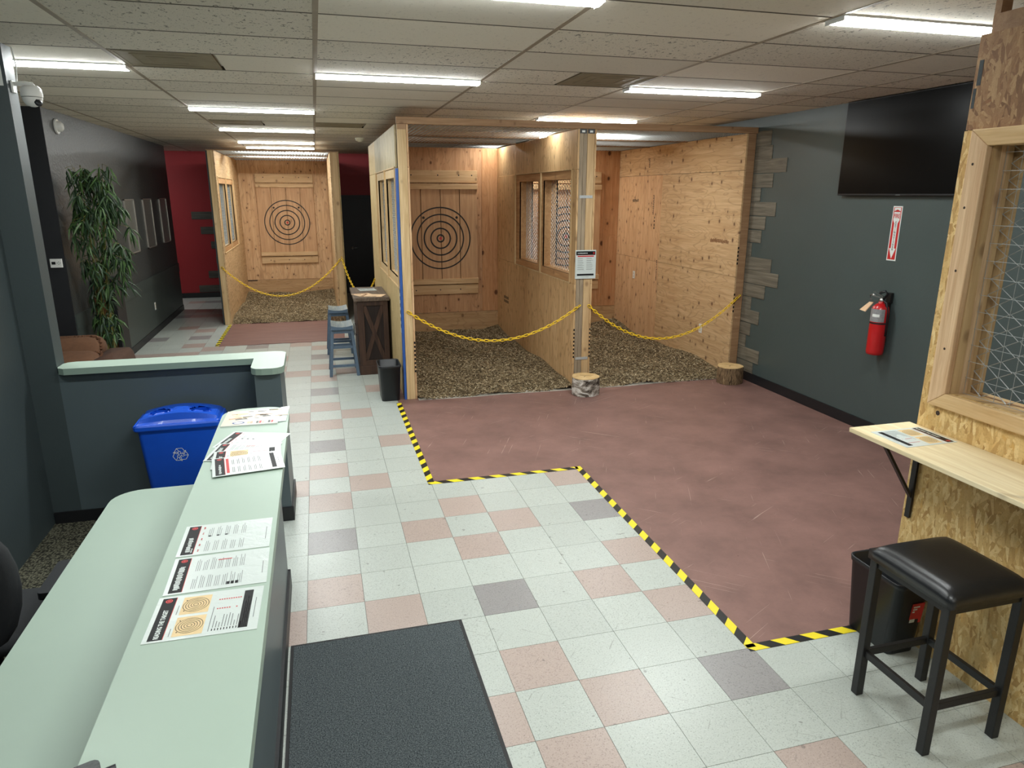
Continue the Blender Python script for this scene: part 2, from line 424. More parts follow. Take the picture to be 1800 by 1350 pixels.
def copy_tree(o, parent=None):
    c = o.copy(); COL.objects.link(c)
    if parent is not None: c.parent = parent
    for ch in o.children: copy_tree(ch, c)
    return c
def place(name, me, parent, world, rot=None):
    o = bpy.data.objects.new(name, me); COL.objects.link(o); o.parent = parent
    o.location = Vector(world) - wloc(parent)
    if rot is not None: o.rotation_mode = 'QUATERNION'; o.rotation_quaternion = rot
    return o
def text_faces(txt, size, bold=0.0):
    cu = bpy.data.curves.new('t', 'FONT'); cu.body = txt; cu.size = size; cu.align_x = 'CENTER'; cu.align_y = 'CENTER'; cu.offset = bold; cu.resolution_u = 2
    o = bpy.data.objects.new('t', cu); COL.objects.link(o)
    me = bpy.data.meshes.new_from_object(o.evaluated_get(bpy.context.evaluated_depsgraph_get()))
    vs = [tuple(v.co) for v in me.vertices]; fs = [tuple(p.vertices) for p in me.polygons]
    bpy.data.objects.remove(o); bpy.data.curves.remove(cu); bpy.data.meshes.remove(me)
    return vs, fs
def rrect(x0, y0, x1, y1, r, n=5):
    rs = r if isinstance(r, (list, tuple)) else [r]*4               # corners: x1y1, x0y1, x0y0, x1y0
    out = []
    for (cx, cy, a0, rr) in ((x1, y1, 0, rs[0]), (x0, y1, PI/2, rs[1]), (x0, y0, PI, rs[2]), (x1, y0, 1.5*PI, rs[3])):
        sx = -1 if cx == x1 else 1; sy = -1 if cy == y1 else 1
        if rr <= 0: out.append((cx, cy)); continue
        for k in range(n+1):
            t = a0 + PI/2*k/n; out.append((cx+sx*rr+rr*math.cos(t), cy+sy*rr+rr*math.sin(t)))
    return out
def cushion(cx, cy, cz, sx, sy, sz, n=10, e=.45):                   # superellipsoid pillow, verts and faces
    vs = []; fs = []
    f = lambda t, p: math.copysign(abs(t)**p, t)
    for i in range(n+1):
        a = -PI/2 + PI*i/n
        for k in range(2*n):
            t = PI*k/n
            vs.append((cx+sx*f(math.cos(a), e)*f(math.cos(t), e), cy+sy*f(math.cos(a), e)*f(math.sin(t), e), cz+sz*f(math.sin(a), 1)))
    for i in range(n):
        for k in range(2*n): fs.append((i*2*n+k, i*2*n+(k+1) % (2*n), (i+1)*2*n+(k+1) % (2*n), (i+1)*2*n+k))
    return vs, fs

# ================================================================== the setting
floor = struct(MB().box(-5.2, -7.6, -.15, 5.3, 13.2, -.004).build('floor', 'floor_slab'), 'speckled vinyl tile floor with red painted throwing area', 'floor')
PINK = {(0,4),(1,5),(-1,5),(0,0),(-1,-1),(1,-1),(2,2),(3,3),(3,1),(4,2),(6,0),(5,-1),(6,-2),(3,-3),(4,-4),(6,4),(2,-4),(3,-5),(6,-6),
        (0,6),(2,8),(1,11),(0,10),(-1,11),(0,12),(2,14),(0,16),(-1,17),(0,18),(-2,20),(0,22),(-1,23),(-5,23),(-6,24),(-7,22),(1,17),(1,24),(-6,22),(-6,28),
        (-7,29),(-7,33),(-8,39),(-7,35),(-8,22),(-5,31),(8,-7),(1,-5),(-6,33),(-5,34)}
SLATE = {(0,2),(3,-1),(6,2),(6,-4),(0,8),(0,14),(0,20),(-3,23),(-6,26),(-7,39),(-8,33),(-8,26),(1,-8)}
def tile_ok(c, r):
    if 3 <= c and 5 <= r <= 24: return False
    if c >= 7 and -3 <= r < 5: return False
    if c <= -2 and r <= 4: return False
    if -4 <= c <= 0 and r >= 30: return False
    return True
tm = {}
for nm in ('tile_grey_white', 'tile_pink', 'tile_slate'):
    h = T/2 - .0011
    o = MB().box(-h, -h, -.004, h, h, 0).build('tile', nm); tm[nm] = o.data; bpy.data.objects.remove(o)
cells = []
for c in range(-17, 17):
    for r in range(-24, 43):
        if not tile_ok(c, r): continue
        x, y = (c+.5)*T, (r+.5)*T
        pj = project((x, y, 0)); vis = 0
        if pj and -60 < pj[0] < 1860 and -60 < pj[1] < 1410: vis = 1/pj[2]**3
        if c < -1 and r < 20: vis = 0
        if c < -9: vis = 0
        if c > 3 and r > 24: vis = 0
        if vis and c >= 10 and r < -3: vis = 0
        nm = 'tile_pink' if (c, r) in PINK else 'tile_slate' if (c, r) in SLATE else 'tile_grey_white'
        if nm == 'tile_grey_white' and not vis:
            q = random.random(); nm = 'tile_pink' if q < .16 else 'tile_slate' if q < .2 else nm
        cells.append((-vis, c, r, x, y, nm))
cells.sort()
rest = MB()
for i, (nv, c, r, x, y, nm) in enumerate(cells):
    if i < 300 and nv < 0:
        place('tile', tm[nm], floor, (x, y, 0))
    else:
        h = T/2-.0011; rest.quad((x-h, y-h, 0), (x+h, y-h, 0), (x+h, y+h, 0), (x-h, y+h, 0), ('tile_grey_white', 'tile_pink', 'tile_slate').index(nm))
rest.build('tile_field', ['tile_grey_white', 'tile_pink', 'tile_slate'], floor, 'stuff')
MB().prism([(3*T, 5*T), (7*T, 5*T), (7*T, -3*T), (5.1, -3*T), (5.1, 7.5), (3*T, 7.5)], -.006, -.0012).build('painted_concrete', 'red_paint', floor, label='worn oxblood red painted concrete with pale scratches')
MB().box(-1.66, -7.4, -.006, -.305, 1.5, .004).build('carpet', 'loop_carpet', floor, label='grey-brown loop carpet behind the counter')
# red plywood strip in front of the far lane, wavy front edge
poly = [(-1.31+i*.1, 7.30+.012*math.sin(i*2.3)) for i in range(19)] + [(.56, 9.2), (-1.31, 9.2)]
MB().prism(poly, 0, .006).build('painted_board', 'red_plywood_floor', floor, label='faded red floor board in front of the far lane')
# rough edges of the concrete where the chips begin
MB().prism([(1.14, 3.80), (1.6, 3.775), (2.2, 3.79), (2.9, 3.765), (2.9, 3.86), (1.14, 3.9)], -.002, .002).build('bare_edge', 'concrete_raw', floor)
MB().prism([(3.16, 3.77), (3.6, 3.755), (4.1, 3.79), (4.9, 3.775), (4.9, 3.88), (3.16, 3.86)], -.002, .002).build('bare_edge', 'concrete_raw', floor)

# ---- ceiling: slab, T-bar grid, lay-in panels
ceil = struct(MB().box(-5.2, -7.6, ZC+.02, 5.3, 13.2, ZC+.15).build('ceiling', 'ceiling_smooth'), 'suspended ceiling of beige fissured lay-in panels', 'ceiling')
GX0, GY0 = .2512, .3176
xs = [GX0+1.2192*k for k in range(-5, 4)] + [4.519, 5.15]
ys = [GY0+.6096*k for k in range(-13, 22)]
for x in xs[:-1]: MB().box(x-.014, -7.5, ZC-.006, x+.014, 13.1, ZC+.02).build('grid_runner', 'grid_metal', ceil)
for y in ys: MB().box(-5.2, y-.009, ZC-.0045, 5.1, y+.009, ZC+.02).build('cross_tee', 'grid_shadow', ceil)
VENTS = {(4, 2): 0, (6, 2): 1, (4, 9): 0, (5, 9): 0}                # (column, row): which half holds the air grille
pm = {}
def panel_mesh(wx, kind):
    k = (round(wx, 3), kind)
    if k not in pm:
        o = MB().box(-wx/2+.010, -.299, -.004, wx/2-.010, .299, .012).build('ceiling_panel', kind); pm[k] = o.data; bpy.data.objects.remove(o)
    return pm[k]
SMOOTH = set()
def light_row(ix, ry): return False
for i in range(len(xs)-1):
    for j in range(len(ys)-1):
        k = j-13; yc = (ys[j]+ys[j+1])/2
        pj = project(((xs[i]+xs[i+1])/2, yc, ZC))
        if pj is None or not (-500 < pj[0] < 2300 and -350 < pj[1] < 700): continue
        kind = 'ceiling_fissured' if random.random() < .62 else 'ceiling_smooth'
        if k in (3, 4) and i in (5, 7): kind = 'ceiling_smooth'
        if k in (-2, -1, 0) and i == 5: kind = 'ceiling_smooth'
        if (i, k) in VENTS:
            mid = (xs[i]+xs[i+1])/2; half = (xs[i+1]-xs[i])/2
            cx = mid + (half/2 if VENTS[(i, k)] == 0 else -half/2)
            place('ceiling_panel', panel_mesh(half, kind), ceil, (cx, yc, ZC))
            continue
        place('ceiling_panel', panel_mesh(xs[i+1]-xs[i], kind), ceil, ((xs[i]+xs[i+1])/2, yc, ZC))

# ---- walls
wr = struct(MB().box(5.1, -7.6, 0, 5.25, 13.2, ZC+.02).build('wall_right', 'wall_teal_grey'), 'dark teal grey painted wall on the right', 'wall')
base_r = struct(MB().box(5.085, -7.5, 0, 5.1, 3.84, .105).build('baseboard_right', 'rubber_base'), 'black rubber baseboard along the right wall', 'baseboard')
PL = [(3.585,2.70,2.86),(3.544,2.556,2.70),(3.27,2.405,2.556),(3.487,2.248,2.40),(3.694,2.092,2.245),(3.388,1.937,2.091),(3.554,1.783,1.93),(3.607,1.632,1.775),(3.771,1.467,1.625),
      (3.371,1.317,1.467),(3.222,1.162,1.317),(3.442,1.004,1.157),(3.683,.85,1.0),(3.507,.695,.85),(3.652,.541,.69),(3.725,.395,.538),(3.437,.236,.393),(3.536,.082,.23)]
for i, (yl, z0, z1) in enumerate(PL):
    MB().box(5.092, yl, z0+.002, 5.1, 3.93+(i % 3)*.02, z1-.001).build('wall_plank', 'plank_grey', wr)
wl = struct(MB().box(-5.2, 4.95, 0, -2.4, 11.1, ZC+.02).build('wall_left', 'wall_slate'), 'glossy dark slate wall on the left, orange-peel texture', 'wall')
MB().box(-2.4, 4.96, .0, -2.394, 11.1, .735).build('wainscot', 'wall_slate_low', wl)
MB().box(-2.4, 4.96, .735, -2.385, 11.1, .895).build('chair_rail', 'wall_slate_low', wl)
struct(MB().box(-2.4, 4.96, 0, -2.385, 11.1, .10).build('baseboard_left', 'rubber_base'), 'dark baseboard under the slate wall', 'baseboard')
struct(MB().box(-5.2, 4.935, 0, -2.396, 4.95, ZC+.02).build('wall_nook', 'wall_black'), 'narrow near-black wall strip holding the thermostat', 'wall')
wb = struct(MB().box(-5.2, 12.75, 0, 5.25, 12.9, ZC+.02).build('wall_back', 'wall_red'), 'deep red wall at the far end', 'wall')
struct(MB().box(-5.2, 12.735, 0, .72, 12.75, .105).build('baseboard_back', 'rubber_base'), 'black baseboard under the red wall', 'baseboard')
for xl, z0, z1 in ((-2.32,1.645,1.80),(-2.17,1.34,1.49),(-1.998,1.035,1.185),(-1.928,.725,.87),(-2.11,.415,.565),(-2.326,.115,.262)):
    MB().box(xl, 12.742, z0, -1.45, 12.75, z1).build('wall_plank', 'plank_dim', wb)
struct(MB().box(.72, 12.72, 2.1, 2.6, 12.75, ZC+.02).build('wall_passage', 'wall_red'), 'dark red wall above the black door', 'wall')
d1 = struct(MB().box(.76, 12.70, 0, 1.70, 12.745, 2.08).build('door_1', 'wall_black', bevel=.004), 'plain black door between the lanes', 'door')
h = MB(); h.lathe((0, 0, 0), [(.028, 0), (.028, .012), (.012, .014), (.012, .05)], 14); hv = MB(Matrix.Translation((.93, 12.70, 1.0)) @ Matrix.Rotation(PI/2, 4, 'X'))
hv.lathe((0, 0, 0), [(.032, 0), (.03, .012), (.012, .014), (.012, .055)], 14); hv.tube([(0, 0, .05), (.06, .004, .052), (.12, 0, .05)], .009, 8)
hv.build('door_handle', 'steel', d1)
fr = struct(MB().box(.70, 12.69, 0, .76, 12.75, 2.14).box(1.70, 12.69, 0, 1.76, 12.75, 2.14).box(.70, 12.69, 2.08, 1.76, 12.75, 2.14).build('trim_1', 'wall_black'), 'black frame around the far door', 'door frame')
# counter corner: full-height wall end, side wall, half wall with cap
struct(MB().box(-5.2, 1.5, 0, -1.49, 1.645, ZC+.02).build('wall_corner', 'wall_charcoal'), 'full-height charcoal wall end beside the half wall', 'wall')
struct(MB().box(-1.8, -7.6, 0, -1.66, 1.5, ZC+.02).build('wall_counter_side', 'wall_charcoal'), 'charcoal side wall behind the reception counter', 'wall')
struct(MB().box(-5.35, 1.645, 0, -5.2, 13.2, ZC+.02).build('wall_far_left', 'wall_slate'), 'slate wall beyond the waiting corner', 'wall')
struct(MB().box(-5.35, -7.75, 0, 5.25, -7.6, ZC+.02).build('wall_front', 'wall_offwhite'), 'off-white wall behind the viewer', 'wall')
hw = struct(MB().box(-1.49, 1.50, 0, -.105, 1.63, 1.045).box(-.265, 1.15, 0, -.105, 1.5, 1.045).build('wall_half', 'counter_paint'), 'low dark grey wall with pale green cap', 'wall')
capp = [(-1.475, 1.47), (-1.44, 1.445)] + [(-.285, 1.445), (-.285, 1.19)] + [(-.285+.07*(1-math.cos(t)), 1.19-.07*math.sin(t)) for t in (.5, 1.0, PI/2)] + [(-.15, 1.12)] + \
       [(-.15+.07*math.sin(t), 1.19-.07*math.cos(t)) for t in (.5, 1.0, PI/2)] + [(-.08, 1.58)] + [(-.15+.07*math.cos(t), 1.58+.07*math.sin(t)) for t in (.5, 1.0, PI/2)] + [(-1.42, 1.65), (-1.465, 1.635), (-1.485, 1.6), (-1.487, 1.5)]
MB().prism(capp, 1.045, 1.087, 0, 1).build('cap', ['laminate_green', 'laminate_edge'], hw)
MB().box(-1.655, 1.488, 0, -.27, 1.5, .085).build('baseboard', 'rubber_base', hw)
MB().box(-.105, 1.14, 0, -.092, 1.64, .10).box(-.27, 1.138, 0, -.092, 1.15, .10).build('baseboard', 'rubber_base', hw)

# ---- ceiling fixtures
def ceiling_light(ix0, y, label, vis=True):
    x0, x1 = ix0, ix0+1.2192
    t = thing('ceiling_light', label, 'ceiling light', ((x0+x1)/2, y, ZC), 'linear ceiling lights')
    MB().box(x0+.006, y-.075, ZC-.012, x1-.006, y+.075, ZC-.002).build('housing', 'white_plastic', t)
    p = [(y+.066*math.cos(a), ZC-.012+.022*math.sin(a)) for a in [PI+PI*k/8 for k in range(9)]]
    m = MB(); n = len(p)
    m._add([(x0+.0066, a, b) for a, b in p]+[(x1-.0066, a, b) for a, b in p], [(i, i+1, n+i+1, n+i) for i in range(n-1)])
    for xe in (x0+.004, x1-.0065): MB().box(xe, y-.067, ZC-.030, xe+.0025, y+.067, ZC-.003).build('end_cap', 'white_plastic', t)
    bm = bmesh.new(); me_o = m.build('diffuser', 'led_diffuser', t)
    bm.from_mesh(me_o.data); [f.normal_flip() for f in bm.faces if f.normal.z > 0]; bm.to_mesh(me_o.data); bm.free()
LY = lambda k: GY0+.6096*k
CX = lambda k: GX0+1.2192*k
for c, k, lab in ((0, -1, 'strip light cut by the top edge, above the counter aisle'), (0, 3, 'long strip light over the tiled aisle, middle of the picture'),
                  (2, -1, 'bright strip light beside the OSB wall top'), (2, 3, 'strip light in front of the screen wall lanes'), (2, 7, 'strip light just above the stall header beam'),
                  (2, 11, 'strip light above the back of the double stall, seen through mesh'), (-2, 3, 'strip light at far left beside the white camera'),
                  (-1, 7, 'nearest strip light in the row leading to the far lane'), (-1, 11, 'second strip light in the row leading to the far lane'),
                  (-1, 15, 'third strip light in the row leading to the far lane'), (-1, 17.4, 'farthest strip light, over the far lane'),
                  (0, -5, 'strip light directly above the viewer'), (0, -9, 'strip light behind the viewer'), (2, -9, 'strip light behind the viewer on the OSB side'), (-2, -1, 'strip light above the desk behind the counter'),
                  (-4, 18, 'strip light in the passage behind the slate wall')):
    ceiling_light(CX(c), LY(k), lab)
def vent(x0, y0, label):
    t = thing('ceiling_vent', label, 'air vent', (x0+.3, y0+.3, ZC))
    MB().box(x0+.012, y0+.01, ZC-.004, x0+.598, y0+.6, ZC+.01).build('plate', 'vent_metal', t)
    m = MB()
    for a in (.11, .19, .27):
        for s0, s1 in (((-a, -a), (a, -a)), ((a, -a), (a, a)), ((a, a), (-a, a)), ((-a, a), (-a, -a))):
            m.bar((x0+.305+s0[0], y0+.305+s0[1], ZC-.0045), (x0+.305+s1[0], y0+.305+s1[1], ZC-.0045), .010, .003)
    m.build('louver', 'vent_metal', t)
vent(CX(-1), LY(2), 'tan air vent beside the far-left strip light'); vent(CX(1)+.6096, LY(2), 'tan air vent above the double stall front')
vent(CX(-1), LY(9), 'small tan air vent between the far strip lights'); vent(CX(0), LY(9), 'dark air vent left of the stall header corner')
sd = thing('smoke_detector', 'cream smoke detector on ceiling left of the stall', 'smoke detector', (.93, 8.13, ZC))
m = MB(); m.lathe((.93, 8.13, ZC-.05), [(.05, 0), (.065, .012), (.068, .05)], 20); m.build('base', 'cream_plastic', sd)
m = MB(); m.lathe((.93, 8.13, ZC-.065), [(.02, 0), (.038, .004), (.04, .016)], 16); m.build('sensor_cap', 'cream_plastic', sd)

# ================================================================== throwing stalls
H = 2.84
def chain_mesh(p0, ux, uy, W, Ht, pitch=.055, r=.0016, nrm=None, amp=.004, phase=0.0, n=3):
    """woven chain-link wire: zigzag wires hanging along uy, spaced along ux"""
    m = MB(); p0, ux, uy = Vector(p0), Vector(ux), Vector(uy); nz = ux.cross(uy)
    k = int(W/pitch); st = int(Ht/(pitch*.55))
    for i in range(k+1):
        pts = []
        for j in range(st+1):
            s = 1 if (j+i) % 2 else -1
            u = min(max(i*pitch + s*pitch*.52, 0), W); v = min(j*Ht/st, Ht)
            pts.append(p0 + ux*u + uy*v + nz*(amp*s))
        m.tube(pts, r, n, smooth=False)
    return m
def wire_grid(p0, ux, uy, W, Ht, step=.1, r=.001):
    m = MB(); p0, ux, uy = Vector(p0), Vector(ux), Vector(uy)
    for i in range(int(W/step)+1): m.tube([p0+ux*(i*step), p0+ux*(i*step)+uy*Ht], r, 3, smooth=False)
    for j in range(int(Ht/step)+1): m.tube([p0+uy*(j*step), p0+uy*(j*step)+ux*W], r, 3, smooth=False)
    return m
WZ0, WZ1 = 1.29, 2.335
def wall_sheets(t, x0, x1, Y0, YB, mat, windows, mats=None):
    """plywood skin of one wall face as separate sheets, window openings left open"""
    mt = mats or {}
    g = .002
    if not windows:
        for i, (a, b_, c, d) in enumerate(((Y0, Y0+2.0, 0, 1.22), (Y0+2.0, YB, 0, 1.22), (Y0, Y0+2.0, 1.22, 2.44), (Y0+2.0, YB, 1.22, 2.44), (Y0, Y0+2.6, 2.44, H), (Y0+2.6, YB, 2.44, H))):
            MB().box(x0, a+g, c+g, x1, b_-g, d-g).build('plywood_sheet', mt.get(i, mat), t)
        return
    a0, a1, b0, b1 = Y0+.21, Y0+1.20, Y0+1.41, Y0+2.27
    for i, (a, b_, c, d) in enumerate(((Y0, Y0+2.44, 0, 1.20), (Y0+2.44, YB, 0, 1.20), (Y0, Y0+2.46, 2.43, H), (Y0+2.46, YB, 2.43, H),
                                      (Y0+2.46, Y0+3.0, 1.20, 2.43), (Y0+3.0, YB, 1.20, 2.43), (Y0, Y0+.15, 1.20, 2.43))):
        MB().box(x0, a+g, c+g, x1, b_-g, d-g).build('plywood_sheet', mt.get(i, mat), t)
def window_unit(t, xa, xb, Y0, side, trim):
    """two framed openings side by side, jambs through the wall, mesh in the middle; side = x of the trim faces"""
    for a0, a1 in ((Y0+.15, Y0+1.27), (Y0+1.275, Y0+2.46)):
        o0, o1 = (Y0+.21, Y0+1.20) if a0 < Y0+1 else (Y0+1.41, Y0+2.27)
        fr = MB().box(xa+.01, o0-.02, WZ0-.02, xb-.01, o0, WZ1+.02).box(xa+.01, o1, WZ0-.02, xb-.01, o1+.02, WZ1+.02) \
                 .box(xa+.01, o0, WZ0-.02, xb-.01, o1, WZ0).box(xa+.01, o0, WZ1, xb-.01, o1, WZ1+.02).build('window_frame', trim, t)
        for xs0, xs1 in ((xa+.007, xa+.028), (xb-.028, xb-.007)):
            MB().box(xs0, a0+.004, WZ1, xs1, a1-.004, 2.424).build('frame_board', 'pine_pale' if trim == 'pine_pale' else 'pine_frame', fr)
            MB().box(xs0, a0+.004, 1.206, xs1, a1-.004, WZ0).build('frame_board', 'pine_pale' if trim == 'pine_pale' else 'pine_frame', fr)
            MB().box(xs0, a0, WZ0, xs1, o0, WZ1).build('frame_board', trim, fr)
            MB().box(xs0, o1, WZ0, xs1, a1, WZ1).build('frame_board', trim, fr)
        xm = (xa+xb)/2
        chain_mesh((xm, o0, WZ0), (0, 1, 0), (0, 0, 1), o1-o0, WZ1-WZ0, .045, .0034).build('wire_mesh', 'galvanized', fr)
def mullion(t, xa, xb, Y0):
    for y in (Y0+1.2725, Y0+.15, Y0+2.46): MB().box(xa-.010, y-.014, 1.19, xb+.010, y+.014, 2.44).build('mullion', 'pine_pale', t)
    for z in (1.196, 2.434): MB().box(xa-.006, Y0+.136, z-.006, xb+.006, Y0+2.474, z+.006).build('edge_trim', 'pine_pale', t)
def studs(t, x0, x1, y0, mats, w):
    n = len(mats); s = (x1-x0)/n
    for i, mm in enumerate(mats): MB().box(x0+i*s+.001, y0, 0, x0+(i+1)*s-.001, y0+w, H-.0).build('stud', mm, t, bevel=.003)
def roof(t, x0, x1, Y0, YB):
    for y in (Y0+1.35, Y0+2.45): MB().box(x0, y, H-.01, x1, y+.04, H+.055).build('joist', 'beam_x', t)
    chain_mesh((x0, Y0+.05, H+.006), (1, 0, 0), (0, 1, 0), x1-x0, YB-Y0-.05, .05, .0024, amp=.01).build('roof_mesh', 'galvanized', t)
def back_wall(t, x0, x1, YB, low, mats):
    w = x1-x0
    for i, (a, b_) in enumerate(((x0, x0+w*.55), (x0+w*.55, x0+w*.86), (x0+w*.86, x1))):
        MB().box(a+.0015, YB, .36, b_-.0015, YB+.018, H).build('plywood_sheet', mats[i], t)
    MB().box(x0, YB-.012, 0, x1, YB+.018, .355).build('kick_board', low, t)
    for k in range(4): MB().box(x0+w*k/3-.02, YB+.02, 0, x0+w*k/3+.02, YB+.11, H).build('stud', 'pine', t)

# ---- near double stall
Y0, YB = 3.86, 7.36
st = thing('throwing_stall', 'plywood double throwing stall with two lanes and mesh roof', 'stall', (3.05, Y0, 0))
wall_sheets(st, 1.0, 1.018, Y0+.075, YB+.1, 'ply_pale', True, {2: 'ply_mould'})
wall_sheets(st, 1.112, 1.13, Y0-.005, YB, 'ply_v', True)
window_unit(st, 1.0, 1.13, Y0, 1.0, 'pine_pale'); mullion(st, 1.0, 1.13, Y0)
studs(st, 1.019, 1.111, Y0-.002, ['pine_pale'], .04)
for y in (Y0+1.3, Y0+2.4, YB-.04): MB().box(1.02, y, 0, 1.11, y+.04, 1.2).box(1.02, y, 2.43, 1.11, y+.04, H).build('stud', 'pine', st)
MB().box(.994, Y0+.005, .0, 1.018, Y0+.073, 2.42).build('edge_strip', 'blue_tape', st, label='blue strip along the stall corner')
wall_sheets(st, 2.928, 2.946, Y0-.005, YB, 'ply_divider', True)
wall_sheets(st, 3.120, 3.138, Y0-.005, YB, 'ply_divider', True)
window_unit(st, 2.928, 3.138, Y0, 2.93, 'pine_frame'); mullion(st, 2.928, 3.138, Y0)
studs(st, 2.947, 3.035, Y0-.002, ['weathered', 'weathered'], .06); studs(st, 3.036, 3.119, Y0-.003, ['pine'], .06)
for y in (Y0+1.3, Y0+2.4, YB-.04): MB().box(2.95, y, 0, 3.115, y+.04, 1.2).box(2.95, y, 2.43, 3.115, y+.04, H).build('stud', 'pine', st)
wall_sheets(st, 4.965, 4.983, Y0-.005, YB, 'ply_y', False, {1: 'ply_v', 3: 'ply_v'})
studs(st, 4.984, 5.088, Y0-.002, ['beam_x'], .09)
for y in (Y0+.6, Y0+1.2, Y0+1.8, Y0+2.4, YB-.04): MB().box(4.985, y, 0, 5.085, y+.04, H).build('stud', 'pine', st)
back_wall(st, 1.13, 2.928, YB, 'ply_x', ['ply_back', 'ply_back', 'ply_red'])
back_wall(st, 3.138, 4.965, YB, 'ply_x', ['ply_red', 'ply_red', 'ply_red'])
MB().box(1.012, Y0-.025, H, 5.09, Y0+.014, H+.065).build('header_beam', 'beam_x', st, bevel=.003)
MB().box(1.022, Y0-.006, H-.05, 1.108, Y0-.003, H).build('end_block', 'beam_x', st)
roof(st, 1.13, 2.928, Y0, YB); roof(st, 3.138, 4.965, Y0, YB)
for z in (2.13, .33): MB().box(2.962, Y0-.008, z, 3.11, Y0-.003, z+.03).build('metal_strap', 'galvanized', st)
for x in (2.95, 3.04): MB().box(x, Y0-.008, H-.045, x+.075, Y0-.003, H-.002).box(x+.02, Y0-.009, H-.035, x+.055, Y0-.008, H-.015, 1).build('joist_hanger', ['black_metal', 'paper_white'], st)
# dark slots between ply edge and stud, mill stamps on the right lane wall
m = MB()
for z in [1.0-.045*k for k in range(5)] + [.45-.05*k for k in range(5)]: m.box(4.966, Y0-.0075, z+.55, 4.982, Y0-.0055, z+.575)
for z in [.62-.045*k for k in range(8)]: m.box(1.113, Y0-.0075, z, 1.129, Y0-.0055, z+.022).box(2.93, Y0-.0075, z+.05, 2.944, Y0-.0055, z+.072).box(3.122, Y0-.0075, z+.05, 3.136, Y0-.0055, z+.072)
m.build('slot_mark', 'shadow_dark', st)
def stamp(yc, zc, wy, hz, mat, x=4.9645, bars=9, vert=False):
    m = MB()
    for k in range(bars):
        if vert: m.box(x-.0006, yc-wy/2+wy*.2*random.random(), zc-hz/2+hz*k/bars, x, yc+wy/2-wy*.4*random.random(), zc-hz/2+hz*(k+.55)/bars)
        else: m.box(x-.0006, yc-wy/2+wy*k/bars, zc-hz/2+hz*.2*random.random(), x, yc-wy/2+wy*(k+.6)/bars, zc+hz/2-hz*.3*random.random())
    m.build('mill_stamp', mat, st)
stamp(4.27, 1.62, .42, .055, 'stamp_brown', bars=26); stamp(6.1, 2.03, .05, .28, 'stamp_ink', vert=True, bars=14); stamp(6.05, 1.78, .035, .2, 'stamp_ink', vert=True, bars=4)
stamp(6.72, 2.08, .22, .05, 'stamp_ink', bars=9); stamp(5.9, 1.1, .04, .3, 'stamp_ink', vert=True, bars=12); stamp(6.3, 2.62, .05, .14, 'stamp_ink', vert=True, bars=7)
m = MB()
for k in range(16): m.box(2.9275-.0006, 6.95-.28*(k % 8)/8, .56+.06*(k//8), 2.9275, 6.93-.28*(k % 8)/8, .60+.06*(k//8))
m.build('mill_stamp', 'stamp_ink', st)
# yellow-edged lettering strip on the outer corner is print
m = MB()
for k in range(6): m.box(.9985, Y0+.085, 1.15-.075*k, .9995, Y0+.15, 1.19-.075*k)
m.box(.9985, Y0+.082, .72, .9992, Y0+.16, 1.22, 1); m.build('printed_label', ['stencil_ink', 'paper_white'], st)

# ---- far single stall
Y1, YC = 9.12, 12.62
s2 = thing('throwing_stall', 'far single plywood stall with chain across its front', 'stall', (-.42, Y1, 0))
MB().box(-1.455, Y1+.06, 0, -1.425, YC+.1, H).build('dark_board', 'wall_charcoal', s2, label='dark painted outer board')
wall_sheets(s2, -1.34, -1.322, Y1-.005, YC, 'ply_y', True); window_unit(s2, -1.43, -1.322, Y1, -1.3, 'pine'); mullion(s2, -1.43, -1.322, Y1)
studs(s2, -1.425, -1.341, Y1-.002, ['pine_pale'], .05)
for y in (Y1+1.3, Y1+2.4, YC-.04): MB().box(-1.42, y, 0, -1.345, y+.04, 1.2).box(-1.42, y, 2.43, -1.345, y+.04, H).build('stud', 'pine', s2)
wall_sheets(s2, .478, .496, Y1-.005, YC, 'ply_y', False); wall_sheets(s2, .610, .628, Y1+.03, YC, 'ply_pale', False)
studs(s2, .497, .609, Y1-.002, ['pine'], .05)
for y in (Y1+1.3, Y1+2.4): MB().box(.5, y, 0, .608, y+.04, H).build('stud', 'pine', s2)
back_wall(s2, -1.322, .478, YC, 'ply_x', ['ply_v', 'ply_v', 'ply_v'])
MB().box(-1.32, YC-.014, .335, -1.12, YC-.004, .36).build('dark_gap', 'stamp_ink', s2)
MB().box(-1.44, Y1-.025, H, .63, Y1+.014, H+.012).build('header_beam', 'beam_x', s2)
roof(s2, -1.322, .478, Y1, YC)

